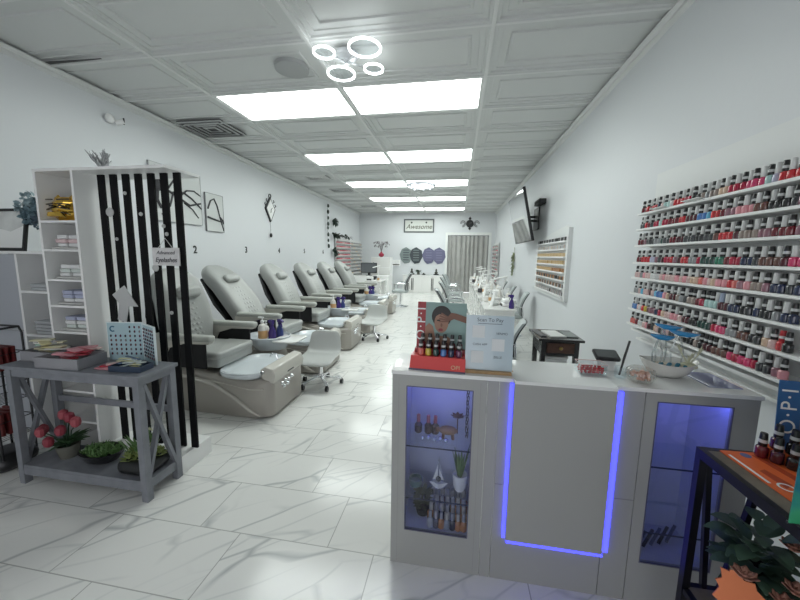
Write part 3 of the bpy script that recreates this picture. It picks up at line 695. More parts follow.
def quilt(base, ax, nrm, H):
    m = MB()
    for i in range(7):
        for j in range(-2, 3):
            t = .22 + .058 * i; c = base + ax * (H * t) + nrm * (.082 + .035 * math.sin(PI * t * 1.3)) + Vector((0, j * .058 + (.029 if i % 2 else 0) - .014, 0))
            R = []
            for rr, hh in ((1, -.012), (.8, -.001), (.3, .003)): R.append([c + Vector((0, 1, 0)) * (.029 * rr * a) + ax * (.028 * rr * b) + nrm * hh for a, b in ((-1, 0), (0, 1), (1, 0), (0, -1))])
            m.rings(R)
    return m
def pedi_chair(label, y, rec=-.68):
    t = thing('pedicure_chair', label, 'pedicure chair', (-2.6, y, 0), group='pedicure chairs along the left wall')
    X = lambda x: x + 2.6
    # base hull, lofted along x with rounded nose
    m = MB(); R = []
    for (x, w, z0, z1) in ((-3.45, .27, .0, .40), (-3.0, .29, .0, .41), (-2.4, .305, .0, .42), (-2.1, .315, .0, .368), (-1.95, .32, .0, .365), (-1.80, .32, .0, .345), (-1.70, .318, .012, .36), (-1.62, .30, .02, .37), (-1.585, .262, .03, .36)):
        x = X(x); q = .03
        R.append([(x, -w + q * .3, z0), (x, w - q * .3, z0), (x, w, z0 + q), (x, w, z1 - q), (x, w - q, z1), (x, -w + q, z1), (x, -w, z1 - q), (x, -w, z0 + q)])
    m.rings(R); m.build('base', TAUPE, t, bevel=.01, smooth=40)
    # flowing side trim
    for s in (-1, 1):
        pts = [(X(-3.3), .30), (X(-2.75), .345), (X(-2.4), .355), (X(-2.15), .30), (X(-1.95), .19), (X(-1.80), .08), (X(-1.70), .03)]
        P2 = []
        for i in range(len(pts) - 1):
            for u in (0, .33, .66):
                P2.append((pts[i][0] * (1 - u) + pts[i + 1][0] * u, s * .325, pts[i][1] * (1 - u) + pts[i + 1][1] * u))
        P2.append((pts[-1][0], s * .318, pts[-1][1]))
        m = MB(); m.tube(P2, [.017] * (len(P2) - 3) + [.014, .010, .006], 8); m.build('side_trim', TAUPEL, t)
        m = MB(); m.tube([(X(-2.35), s * .322, .345), (X(-2.05), s * .325, .315), (X(-1.8), s * .324, .275), (X(-1.66), s * .312, .28)], .006, 6); m.build('side_crease', TAUPEL, t)
    # basin
    m = MB(); R = []
    def oval(cx, rx, ry, z, n=28, e=.7): return [(cx + rx * (abs(math.cos(a)) ** e) * (1 if math.cos(a) > 0 else -1), ry * (abs(math.sin(a)) ** e) * (1 if math.sin(a) > 0 else -1), z) for a in [2 * PI * k / n for k in range(n)]]
    cx = X(-1.93)
    for rx, ry, z in ((.225, .300, .35), (.250, .325, .365), (.260, .335, .395), (.252, .328, .410), (.232, .305, .404), (.215, .285, .384), (.17, .22, .378), (.10, .14, .377)): R.append(oval(cx, rx, ry, z))
    m.rings(R, cap0=False); m.build('basin', BASIN, t, smooth=60)
    # console at the nose
    m = MB(); m.prism([(X(-1.70), .375), (X(-1.71), .45), (X(-1.665), .48), (X(-1.585), .462), (X(-1.562), .40), (X(-1.575), .33), (X(-1.64), .33)], 'y', -.285, .285)
    c_ = m.build('console', TAUPEL, t, bevel=.012, seg=3)
    MB().bb(X(-1.572), X(-1.566), -.05, .07, .365, .40).build('display', BLACK, c_, smooth=0)
    MB().cyl((X(-1.68), -.285, .43), (X(-1.68), -.30, .43), .02, .016, 14).build('round_valve', CHROME, c_)
    for k, (yy, zz) in enumerate(((-.13, .29), (-.07, .30), (-.01, .29), (.05, .30), (-.10, .255), (-.03, .255))):
        MB().lathe([(.020, 0), (.022, .006), (.014, .022), (.001, .024)], n=12, M=Matrix.Translation((X(-1.588), yy, zz - .01)) @ Matrix.Rotation(PI / 2, 4, 'Y')).build('jet_knob', CHROME, t)
    MB().tube([(X(-1.72), .05, .44), (X(-1.74), .05, .50), (X(-1.78), .05, .505), (X(-1.80), .05, .47)], .011, 8).build('faucet', CHROME, t)
    # seat
    MB().rbox((X(-2.42), 0, .475), (.58, .53, .10), .03, 3, k=.02).build('seat_base', LEATHER, t)
    m = MB()
    m.rbox((X(-2.27), 0, .535), (.30, .55, .075), .04, 4, k=.028).rbox((X(-2.53), 0, .53), (.28, .55, .07), .04, 4, k=.028)
    m.build('seat', LEATHER, t, smooth=60)
    bk, b0, ax, nr, H = backrest(rec)
    bk.build('backrest', LEATHER, t, smooth=80, subsurf=1)
    quilt(b0, ax, nr, H).build('quilting', LEATHER, t, smooth=70)
    m = MB(); c0 = b0 + ax * .05 - nr * .10; c1 = b0 + ax * (H * .86) - nr * .105
    m.rings([[c + Vector((0, sy * w, 0)) + nr * dz for sy, dz in ((-1, 0), (1, 0), (1, -.035), (-1, -.035))] for c, w in ((c0, .235), (b0 + ax * (H * .5) - nr * .115, .28), (c1, .22))])
    m.build('back_shell', CHB, t, bevel=.01, smooth=40)
    ang = math.atan2(ax.x, ax.z)
    pc = b0 + ax * (H * .705) + nr * .118
    m = MB(Matrix.Translation(pc) @ Matrix.Rotation(ang, 4, 'Y') @ Matrix.Rotation(PI / 2, 4, 'Y')); m.rbox((0, 0, 0), (.115, .28, .075), .045, 4, k=.034); m.build('head_pillow', LEATHER, t, smooth=70)
    # armrests
    for s in (-1, 1):
        yy = s * .33
        m = MB(); m.rbox((X(-2.42), yy, .722), (.60, .095, .055), .035, 4, k=.022)
        a_ = m.build('armrest', mat('armrest_leather', (.42, .43, .40), .35), t, smooth=60)
        m = MB(); m.prism([(X(-2.74), .40), (X(-2.74), .70), (X(-2.13), .70), (X(-2.15), .675), (X(-2.40), .67), (X(-2.56), .62), (X(-2.61), .52), (X(-2.60), .40)], 'y', yy - .032, yy + .032); m.build('arm_support', TAUPEL, a_, bevel=.006, smooth=40)
        MB().bb(X(-2.60), X(-2.20), yy - .012, yy + .012, .44, .672).build('side_panel', DPAN, a_, bevel=.01, smooth=40)
    return t
pedi_chair('first pedicure chair, upright and partly hidden behind the black slats', 2.95, -.18)
CHY = [(4.14, 'grey reclined pedicure chair second from the front, behind the nearest bottle cart'), (5.20, 'grey reclined pedicure chair third from the front, its base seen past the nearest stool'), (6.36, 'grey reclined pedicure chair fourth from the front'), (7.48, 'grey reclined pedicure chair fifth from the front, second from the far end of the row'), (8.58, 'grey reclined pedicure chair at the far end of the row')]
c2 = None
for y, lab in CHY:
    if y < 5: pedi_chair(lab, y, -.70)
    elif c2 is None: c2 = pedi_chair(lab, y, -.50)
    else: dup(c2, lab, (-2.6, y, 0))

# ---------------------------------------------------------------- carts between chair pairs
CARTM = mat('cart_pale_blue_grey', (.50, .54, .57), .25, coat=.3)
def cart(label, y):
    t = thing('pedicure_cart', label, 'side table', (-2.0, y, 0), group='pedestal side tables between pedicure chairs')
    MB().rbox((-.12, 0, .21), (.34, .22, .42), .08).build('pedestal', TAUPE, t)
    m = MB()
    m.rings([[(cx + rx * math.cos(a), ry * math.sin(a), z) for a in [2 * PI * k / 28 for k in range(28)]] for cx, rx, ry, z in ((-.10, .16, .13, .40), (-.12, .21, .17, .48), (-.13, .23, .185, .545), (-.13, .222, .177, .55), (-.13, .20, .16, .50), (-.13, .18, .14, .495))], cap0=True, cap1=True)
    m.build('tray_bowl', CARTM, t, smooth=60)
    MB().rbox((.11, 0, .515), (.27, .30, .022), .05).build('top', WHITEG, t)
    t.scale = (1.12, 1.2, 1)
    return t
k1 = cart('pale side table holding orange and purple bottles between the first two pedicure chairs', 3.54)
dup(k1, 'pale side table with bottles between the third and fourth pedicure chairs', (-2.0, 5.78, 0)).scale = (1.12, .95, 1)
dup(k1, 'pale side table with bottles between the fifth and last pedicure chairs', (-2.0, 8.03, 0)).scale = (1.12, .95, 1)
def pump_bottle(label, loc, body, acc, s=1., group='bottles on the pedicure carts'):
    t = thing('pump_bottle', label, 'bottle', loc, group=group); t.scale = (s, s, s)
    MB().lathe([(.030, 0), (.034, .005), (.034, .10), (.026, .125), (.012, .135), (.012, .145)], n=16).build('bottle_body', body, t)
    MB().lathe([(.0345, .02), (.0352, .022), (.0352, .08), (.0345, .082)], n=16).build('label_band', acc, t)
    MB().lathe([(.014, .145), (.014, .16), (.005, .162), (.005, .18)], n=10).box((-.01, 0, .184), (.045, .014, .010)).build('pump', WHITE, t)
    return t
def spray_bottle(label, loc, body, head, rz=0., s=1., group='bottles on the pedicure carts'):
    t = thing('spray_bottle', label, 'spray bottle', loc, rz, group=group); t.scale = (s, s, s)
    MB().lathe([(.032, 0), (.036, .01), (.035, .07), (.020, .115), (.012, .13), (.012, .14)], n=16).build('bottle_body', body, t)
    m = MB(); m.lathe([(.016, .138), (.016, .155)], n=12); m.prism([(-.022, .155), (.05, .160), (.055, .172), (.02, .19), (-.022, .188)], 'y', -.011, .011); m.beam((.022, 0, .158), (.036, 0, .115), .010, .006); m.build('spray_head', head, t)
    return t
ORB = mat('orange_lotion', (.62, .36, .16), .3); PUR = mat('purple_plastic', (.045, .025, .17), .25); WHB = mat('white_bottle', (.72, .70, .66), .3); BLU = mat('blue_plastic', (.03, .05, .20), .3)
CTZ = .4962
for y, n in ((3.54, 'nearest'), (5.78, 'second'), (8.03, 'farthest')):
    pump_bottle(f'white and orange pump bottle on the {n} pedicure cart', (-2.17, y - .07, CTZ), WHB, ORB, 1.45)
    pump_bottle(f'white and peach bottle on the {n} pedicure cart, behind the orange one', (-2.20, y + .05, CTZ), WHB, mat('peach_label', (.65, .45, .35), .4), 1.1)
    spray_bottle(f'purple spray bottle standing in the bowl of the {n} pedicure cart', (-2.08, y - .02, CTZ), PUR, PUR, 2.6, 1.25)
    spray_bottle(f'dark blue spray bottle at the right of the {n} pedicure cart bowl', (-2.045, y + .085, CTZ), BLU, PUR, -.4, 1.2)

# ---------------------------------------------------------------- rolling stools
def stool(label, loc, rz):
    t = thing('rolling_stool', label, 'rolling chair', loc, rz, group='grey rolling stools beside the pedicure chairs')
    # shell: seat continuing into a curved back; local +y is the back
    m = MB(); R = []; n = 13
    prof = [(-.23, .285), (-.21, .315), (-.10, .318), (.03, .315), (.10, .325), (.15, .36), (.18, .44), (.20, .52), (.215, .60)]
    for i, (yy, zz) in enumerate(prof):
        w = .205 if i < 6 else .205 - .012 * (i - 5)
        up_ = .035 if i < 5 else .02
        a = prof[max(i - 1, 0)]; b = prof[min(i + 1, len(prof) - 1)]; d = Vector((0, b[0] - a[0], b[1] - a[1])).normalized(); nn = Vector((0, -d.z, d.y))
        ring = []
        for k in range(n): u = -1 + 2 * k / (n - 1); ring.append(Vector((u * w, yy, zz)) + nn * (up_ * u ** 4 + .028 * (1 - u ** 6)))
        for k in range(n - 1, -1, -1): u = -1 + 2 * k / (n - 1); ring.append(Vector((u * w, yy, zz)) + nn * (up_ * u ** 4 - .018 * (1 - u ** 6)))
        R.append(ring)
    m.rings(R); m.build('shell_seat', mat('stool_leather', (.48, .495, .48), .35, bump=.08, bscale=90), t, smooth=80, subsurf=1)
    MB().cyl((0, 0, .10), (0, 0, .305), .024, n=14).cyl((0, 0, .28), (0, 0, .305), .05, .09, 14).build('gas_column', CHROME, t)
    m = MB(); cs = []
    for k in range(5):
        a = .3 + k * 2 * PI / 5; e = Vector((math.cos(a) * .235, math.sin(a) * .235, .062)); m.beam((0, 0, .11), e, .034, .022); cs.append(e)
    m.cyl((0, 0, .085), (0, 0, .13), .035, n=14); m.build('star_base', CHROME, t, bevel=.004)
    for e in cs:
        MB().cyl((e.x - .016, e.y, .027), (e.x + .016, e.y, .027), .027, n=14).bb(e.x - .012, e.x + .012, e.y - .012, e.y + .012, .03, .062).build('caster', BLACK, t)
    return t
s1 = stool('light grey rolling stool nearest the camera, between the first two pedicure bases', (-1.50, 3.53, 0), .05)
dup(s1, 'light grey rolling stool farther back, near the fourth pedicure chair', (-1.42, 5.75, 0), -.1)
# ---------------------------------------------------------------- reception counter
CF = mat('counter_satin_grey', (.36, .365, .355), .32, coat=.1)
CT = mat('counter_top_white', (.80, .81, .80), .2, coat=.3)
BLED = mat('blue_led', (.1, .1, .9), .5, emit=(.045, .05, 1.), es=2.4)
INB = mat('cabinet_inner_blue_grey', (.55, .58, .72), .35)
GLS = glass_mat('cabinet_glass', (.88, .90, .95), .03)
t = thing('reception_counter', 'white reception counter with raised centre panel, blue light strips and two glass windows', 'reception counter', (.45, 1.45, 0))
u = lambda x: x - .45
XL, XR = -.272, 1.17; D = .27
ol = (-.207, .091, .182, .903); orr = (.815, 1.085, .19, .918)
m = MB(); T_ = .02
def fb(x0, x1, z0, z1): m.bb(u(x0), u(x1), 0, T_, z0, z1)
fb(XL, ol[0], 0, .955); fb(ol[0], ol[1], 0, ol[2]); fb(ol[0], ol[1], ol[3], .955); fb(ol[1], .148, 0, .955)
fb(.151, .197, 0, .955); fb(.200, .66, 0, .955); fb(.663, .768, .0, .955); fb(.771, orr[0], 0, .955); fb(orr[0], orr[1], 0, orr[2]); fb(orr[0], orr[1], orr[3], .955); fb(orr[1], XR, 0, .955)
m.build('front_board', CF, t, smooth=0)
MB().bb(u(.2005), u(.235), -.0015, .0, .4745, .4775).bb(u(.66), u(.768), -.0015, 0, .4745, .4775).bb(u(XL + .03), u(XL + .031), -.0006, 0, .01, .94).bb(u(.12), u(.121), -.0006, 0, .01, .94).build('panel_seam', mat('seam_grey', (.25, .25, .25), .6), t, smooth=0)
MB().bb(u(XL), u(XL + .018), T_, D, 0, .955).bb(u(XR - .018), u(XR), T_, D, 0, .955).build('side_board', CF, t, smooth=0)
m = MB(); m.bb(u(XL) - .004, u(XR) + .006, -.006, D + .005, .955, .972); m.build('worktop', CT, t, bevel=.0015, smooth=0)
MB().bb(u(.25), u(.636), -.068, -.045, .262, .972).build('raised_panel', CF, t, bevel=.001, smooth=0)
MB().bb(u(.25), u(.636), -.068, .04, .972, .986).build('panel_cap', CT, t, smooth=0)
MB().bb(u(.27), u(.616), -.045, 0, .30, .955).build('panel_spacer', CF, t, smooth=0)
MB().bb(u(.243), u(.262), -.012, -.001, .225, .95).build('light_strip', BLED, t, smooth=0)
MB().bb(u(.666), u(.684), -.012, -.001, .225, .95).build('light_strip', BLED, t, smooth=0)
MB().bb(u(.262), u(.666), -.012, -.001, .200, .212).build('light_strip', BLED, t, smooth=0)
LEDI = mat('blue_led_soft', (.1, .1, .9), .5, emit=(.20, .22, 1.), es=24.)
def cabinet(o, shelves, nm):
    x0, x1, z0, z1 = u(o[0]), u(o[1]), o[2], o[3]; b = D - .02
    MB().bb(x0 - .02, x1 + .02, b, b + .01, z0 - .02, z1 + .02).bb(x0 - .02, x0 - .008, T_, b, z0 - .02, z1 + .02).bb(x1 + .008, x1 + .02, T_, b, z0 - .02, z1 + .02).bb(x0 - .008, x1 + .008, T_, b, z0 - .02, z0 - .004).bb(x0 - .008, x1 + .008, T_, b, z1 + .008, z1 + .02).build('cabinet_lining', INB, t, smooth=0)
    p = MB().bb(x0, x1, .006, .011, z0, z1).build('glass_pane', GLS, t, smooth=0)
    q = .004; m = MB(); m.bb(x0, x0 + q, -.001, .006, z0, z1).bb(x1 - q, x1, -.001, .006, z0, z1).bb(x0 + q, x1 - q, -.001, .006, z0, z0 + q).bb(x0 + q, x1 - q, -.001, .006, z1 - q, z1); m.build('pane_edge', mat('pane_edge', (.10, .10, .16), .4), t, smooth=0)
    for s in shelves: MB().bb(x0 - .007, x1 + .007, T_ + .012, b - .003, s - .006, s).build('glass_shelf', glass_mat('shelf_glass', (.94, .96, .99), .0), t, smooth=0)
    for s in shelves: MB().bb(x0 - .007, x1 + .007, T_ + .0085, T_ + .0115, s - .006, s).build('shelf_edge', mat('shelf_edge_dark', (.03, .04, .08), .3), t, smooth=0)
    MB().bb(x0, x1, T_ + .004, T_ + .008, z1 + .001, z1 + .006).build('light_strip', LEDI, t, smooth=0)
cabinet(ol, (.598, .33), 'left'); cabinet(orr, (.62, .315), 'right')
# glass inset on top at the right
MB().bb(u(1.03), u(1.15), .06, D - .02, .9722, .9755).build('glass_inset', mat('inset_glass', (.30, .32, .50), .05, coat=1), t, smooth=0)

# things in the left window
Y_ = 1.58
BRN = mat('brown_figurine', (.22, .10, .05), .5); SKIN2 = mat('tan_carving', (.32, .19, .10), .5)
def smallbottle(nm, lab, cat, loc, body, cap, s=1., grp=None):
    o = MB(); o.mi = 0; o.lathe([(.010, 0), (.013, .004), (.013, .028), (.007, .036), (.006, .038)], n=10); o.mi = 1; o.lathe([(.0065, .038), (.006, .062), (.003, .064)], n=10)
    r = o.build(nm, [body, cap], loc=loc); r.scale = (s, s, s); return tag(r, lab, cat, grp)
DKB = mat('dark_bottle', (.05, .02, .03), .2, coat=.5); ROSE = mat('rose_cap', (.40, .12, .14), .4); SILV = mat('silver_glitter', (.55, .62, .75), .25, .8)
ZS1 = .5985; ZS2 = .3305; ZB = .179
for k, (x, c_) in enumerate(((-.165, ROSE), (-.115, ROSE), (-.08, ROSE))):
    smallbottle('miniature_bottle', ('leftmost', 'middle', 'rightmost')[k] + ' of three tiny dark bottles with rose tops, top shelf of the counter window', 'bottle', (x, Y_ + .03, ZS1), DKB, c_, 1.5, 'rose topped bottles in the counter window')
t = thing('carved_turtle', 'brown carved animal figurine on the top glass shelf of the counter window', 'figurine', (-.015, Y_ - .01, ZS1))
MB().sph((0, 0, .045), .035, 12, 8, (1.3, .8, .6)).build('shell', SKIN2, t)
MB().cyl((-.025, 0, 0), (-.02, 0, .035), .008, n=8).cyl((.025, 0, 0), (.02, 0, .035), .008, n=8).sph((-.05, 0, .045), .013).build('legs_and_head', BRN, t)
t = thing('dark_flower_ornament', 'dark red flower ornament at the right of the top window shelf', 'ornament', (.03, Y_ + .05, ZS1))
m = MB(); m.cyl((0, 0, 0), (0, 0, .08), .003)
for k in range(8): m.leaf((0, 0, .08), (math.cos(k * .8), math.sin(k * .8), .5), .04, .022, droop=0)
m.build('petals', mat('burgundy', (.08, .01, .02), .4), t)
for k in range(5): tag(MB().sph((0, 0, .011), .011, 10, 7).build('glitter_ball', SILV, loc=(-.135 + k * .028, Y_ - .045 + .01 * (k % 2), ZS1)), f'{ORD[k+1]} silver bead from the left on the top shelf of the counter window', 'bead', 'silver beads in the counter window')
m = MB()
for k in range(3): m.tube([(.075 + .006 * math.sin(z * 60 + k * 2), 1.60 + .012 * math.cos(z * 45 + k), z) for z in [ZS1 + .002 + i * .0135 for i in range(21)]], .0022, 5)
tag(m.build('cable_tangle', BLACK), 'black cable coiling down the right side of the counter window', 'cable')
t = thing('sailboat_lantern', 'small white sailboat ornament on the middle glass shelf', 'ornament', (-.055, Y_, ZS2))
MB().rings([[(sx * a, b, z) for a, b in ((.045, 0), (0, .016), (-.045, 0), (0, -.016))] for sx, z in ((.55, 0), (1, .022), (1.05, .026))]).build('hull', WHITE, t)
MB().cyl((0, 0, .026), (0, 0, .165), .002, n=6).beam((-.03, 0, .035), (.005, 0, .15), .002, .002).beam((.03, 0, .035), (-.005, 0, .15), .002, .002).build('mast', CHROME, t)
MB().sph((0, 0, .045), .014).build('lantern_ball', mat('ball_dark', (.12, .13, .14), .4), t)
MB().prism([(-.028, .042), (-.004, .042), (-.004, .12)], 'y', -.001, .001).prism([(.026, .042), (.004, .042), (.004, .10)], 'y', -.001, .001).build('sail', WHITE, t)
t = thing('snake_plant', 'small snake plant in a white pot at the right of the middle window shelf', 'potted plant', (.050, Y_, ZS2))
MB().lathe([(.022, 0), (.030, .02), (.036, .085), (.032, .085), (.030, .07), (.001, .07)], n=18).build('pot', WHITE, t)
m = MB()
for k in range(11):
    a = k * 2.4; m.leaf((.010 * math.cos(a), .010 * math.sin(a), .07), (math.cos(a) * .22, math.sin(a) * .22, 1), .11 + .03 * (k % 3), .014, droop=0)
m.build('leaves', GRN[3], t)
tag(MB().lathe([(.001, 0), (.03, .001), (.036, .02), (.034, .035), (.028, .036), (.028, .02), (.001, .01)], (-.17, Y_, ZS2), 18).build('green_glass_bowl', mat('green_glass', (.10, .20, .20), .1, coat=.6)), 'small dark green glass bowl at the left of the middle window shelf', 'bowl')
t = thing('bushy_plant', 'olive green bushy plant at the bottom left of the counter window', 'plant', (-.13, Y_, ZB))
MB().lathe([(.03, 0), (.04, .04), (.036, .04), (.001, .03)], n=16).build('pot', DARKPOT, t)
m = MB()
for k in range(90):
    a = random.random() * 2 * PI; z = random.uniform(.03, .12); m.leaf((.02 * math.cos(a), .02 * math.sin(a), z), (math.cos(a), math.sin(a), .5), .035, .016, droop=.1, n=3)
m.build('foliage', mat('olive_leaf', (.07, .09, .04), .6), t)
tag(MB().lathe([(.001, 0), (.04, .001), (.04, .004), (.001, .005)], n=22, M=Matrix.Translation((-.165, 1.66, ZB + .105)) @ Matrix.Rotation(PI / 2 - .15, 4, 'X')).lathe([(.03, 0), (.03, .004), (.001, .004)], (-.165, 1.67, ZB), 12).cyl((-.165, 1.67, ZB), (-.165, 1.668, ZB + .07), .004).build('round_dish', mat('pale_dish', (.45, .48, .52), .3)), 'round pale dish standing behind the bushy plant in the counter window', 'dish')
CC = [mat('ct_%d' % k, c, .25, coat=.4) for k, c in enumerate([(.35, .36, .40), (.10, .10, .14), (.45, .20, .08), (.25, .28, .34), (.05, .05, .07), (.50, .48, .45)])]
n_ = 0
for r in range(4):
    for k in range(7):
        x = -.085 + k * .0265; n_ += 1
        sc_ = 1.3 + .55 * (r / 3.)
        smallbottle('storage_bottle', f'{("pale","dark","orange","grey","black","cream")[(k + r * 2) % 6] if k < 5 else "orange"} bottle at the window bottom, row {("nearest the glass","second from the glass","third from the glass","at the back")[r]}, {ORD[k+1]} from left', 'bottle', (x, 1.497 + r * .042, ZB), CC[(k + r * 2) % 6] if k < 5 else CC[2], CC[(k * 3 + r) % 2 * 5], sc_, 'bottles at the bottom of the counter window')
# things in the right window
t = thing('tool_bundle', 'dark tools lying at the bottom of the right counter window', 'tools', (.93, 1.58, .187))
for k in range(5): MB().beam((-.09 + .03 * k, -.05, .006 + .012 * k), (.0 + .03 * k, .05, .012 + .012 * k), .012, .008).build('tool', BLACK if k % 2 else mat('steel_blue', (.12, .13, .2), .3, .6), t, smooth=0)
t = thing('slender_stand', 'white slender stand on the bottom of the right counter window', 'stand', (.90, 1.64, .187))
MB().lathe([(.03, 0), (.03, .006), (.004, .012), (.004, .12), (.001, .121)], n=14).build('post', WHITE, t)
MB().sph((0, 0, .125), .012).build('knob', BLACK, t)

# ---------------------------------------------------------------- on the worktop
WZ = .9722
CORAL = mat('coral_red', (.78, .10, .10), .35); DRED = mat('deep_red', (.32, .012, .02), .4); TEALP = mat('teal_grey', (.24, .36, .34), .45)
t = thing('polish_display', 'cardboard nail polish display with a portrait poster and coral red base', 'display', (-.07, 1.55, WZ))
t.rotation_euler.z = -.06
MB().prism([(-.085, 0), (-.075, .012), (-.045, .055), (.045, .055), (.045, 0)], 'x', -.125, .125).build('base_tray', CORAL, t, smooth=0)
MB().bb(-.127, .127, -.088, .046, 0, .006).build('base_edge', mat('slate_edge', (.14, .13, .2), .5), t, smooth=0)
MB().bb(-.118, .118, .010, .045, .0555, .075).build('rear_step', DRED, t, smooth=0)
Mb = Matrix.Translation((0, .05, .0)) @ Matrix.Rotation(math.radians(-6), 4, 'X')
MB(Mb).bb(-.118, .118, 0, .004, .0, .292).build('back_board', TEALP, t, smooth=0)
bd = MB(Mb).bb(-.118, -.078, -.0012, 0, .02, .292).build('red_band', DRED, t, smooth=0)
SK = mat('print_skin', (.34, .18, .12), .5); SKD = mat('print_skin_dark', (.20, .09, .06), .5); HR = mat('print_hair', (.02, .015, .015), .5); LIP = mat('print_lip', (.25, .03, .04), .5)
def el(cx, cz, rx, rz, y, m_, nm, rot=0., n=20, par=None):
    mm = MB(Mb); mm.prism([(cx + rx * math.cos(a) * math.cos(rot) - rz * math.sin(a) * math.sin(rot), cz + rx * math.cos(a) * math.sin(rot) + rz * math.sin(a) * math.cos(rot)) for a in [2 * PI * k / n for k in range(n)]], 'y', y - .0004, y); return mm.build(nm, m_, par or t, smooth=0)
pf = MB(Mb).prism([(-.078, .06), (-.05, .12), (-.02, .13), (.03, .13), (.06, .11), (.085, .06)], 'y', -.0010, -.0004).build('printed_portrait', SK, t, smooth=0)
el(.0, .225, .048, .052, -.0014, HR, 'printed_hair', par=pf); el(.0, .195, .034, .050, -.0020, SK, 'printed_face', par=pf)
el(-.002, .160, .011, .007, -.0026, LIP, 'printed_lips', par=pf); el(-.014, .205, .009, .0035, -.0026, HR, 'printed_eye', par=pf); el(.001, .183, .005, .009, -.0026, SKD, 'printed_nose', par=pf)
MB(Mb).prism([(-.034, .212), (-.03, .245), (.0, .25), (.035, .235), (.036, .205), (.022, .228), (-.01, .236), (-.026, .226)], 'y', -.003, -.0026).build('printed_fringe', HR, pf, smooth=0)
m = MB(Mb); m.prism([(.118, .228), (.118, .198), (.06, .215), (.04, .205), (.03, .225), (.045, .245), (.07, .242)], 'y', -.0036, -.0031)
for k in range(4): a = 2.5 + .30 * k; m.prism([(.036 + .0035 * math.sin(a), .222 - .005 * k), (.036 + .046 * math.cos(a), .222 - .005 * k + .030 * math.sin(a) + .004), (.036 + .050 * math.cos(a), .222 - .005 * k + .030 * math.sin(a) - .003), (.038, .214 - .005 * k)], 'y', -.0036, -.0031)
m.build('printed_hand', SKD, pf, smooth=0)
MB(Mb).prism([(-.078, .17), (-.06, .19), (-.04, .175), (-.03, .13), (-.05, .08), (-.078, .07)], 'y', -.0030, -.0024).build('printed_shoulder', SK, pf, smooth=0)
text('printed_letters', 'O·P·I', .062, WHITE, bd, Mb @ face_M((-.098, -.0016, .185), (0, 0, 1), (-1, 0, 0)), extrude=.0002, spacing=1.25)
text('printed_letters', 'OPI', .026, mat('cream_ink', (.80, .62, .40), .5), t, face_M((.082, -.0735, .020), (1, 0, 0), (0, .6, .8)), extrude=.0004)
RIG = t.matrix_basis if False else None

# QR payment sign
PBL = mat('pale_blue_acrylic', (.50, .60, .66), .15, coat=.4); PW2 = mat('print_white_matte', (.70, .73, .74), .4); INK2 = mat('ink_dark', (.05, .06, .08), .5)
t = thing('payment_sign', 'pale blue acrylic payment sign with wooden foot on the counter', 'sign', (.152, 1.505, WZ))
t.rotation_euler.z = .0
MB().bb(-.108, .108, -.028, .014, 0, .012).build('wooden_foot', mat('light_wood', (.42, .27, .13), .5, var=.15, vscale=30), t, smooth=0)
Ms = Matrix.Translation((0, -.006, .012)) @ Matrix.Rotation(math.radians(-3), 4, 'X')
MB(Ms).bb(-.102, .102, -.002, .002, 0, .245).build('acrylic_sheet', PBL, t, smooth=0)
for x, z in ((-.048, .172), (.038, .115), (-.050, .058)): MB(Ms).bb(x - .027, x + .027, -.0032, -.0024, z - .027, z + .027).build('blank_square', PW2, t, smooth=0)
for s, x, z, sz in (('Scan To Pay', .0, .225, .023), ('VENMO', .052, .166, .014), ('CASH APP', -.040, .115, .014), ('ZELLE', .038, .060, .014)):
    text('printed_words', s, sz, INK2, t, Ms @ face_M((x, -.0026, z), (1, 0, 0), (0, 0, 1)), extrude=.0003)

MB(Ms).bb(-.052, .052, -.0032, -.0024, .2075, .2095).build('ruled_line', INK2, t, smooth=0)
# wire basket of red sweets
t = thing('candy_basket', 'clear rectangular dish with red rim holding red sweets on the counter', 'dish', (.605, 1.585, WZ))
MB().box((0, 0, .004), (.11, .075, .006)).bb(-.055, .055, -.0375, -.0345, .007, .05).bb(-.055, .055, .0345, .0375, .007, .05).bb(-.055, -.052, -.0345, .0345, .007, .05).bb(.052, .055, -.0345, .0345, .007, .05).build('glass_dish', CLEAR, t, smooth=0)
MB().tube([(-.055, -.036, .052), (.055, -.036, .052), (.055, .036, .052), (-.055, .036, .052)], .002, 6, closed=True).build('rim', mat('rim_pale', (.70, .55, .55), .3), t)
RC = mat('red_sweet', (.55, .015, .03), .25, coat=.5)
for r in range(3):
    for k in range(12):
        tag(MB(Matrix.Rotation(random.random() * 3, 4, 'Z')).rbox((0, 0, 0), (.017, .010, .009), .004, 2).build('wrapped_sweet', RC, loc=(.605 - .042 + (k % 6) * .0168, 1.585 - .016 + (k // 6) * .032, WZ + .0125 + r * .0098)), f'red sweet, {("bottom","middle","top")[r]} layer, {("front","back")[k//6]} row, {ORD[k%6+1]} from left in the clear dish', 'sweet', 'red sweets in the clear dish')
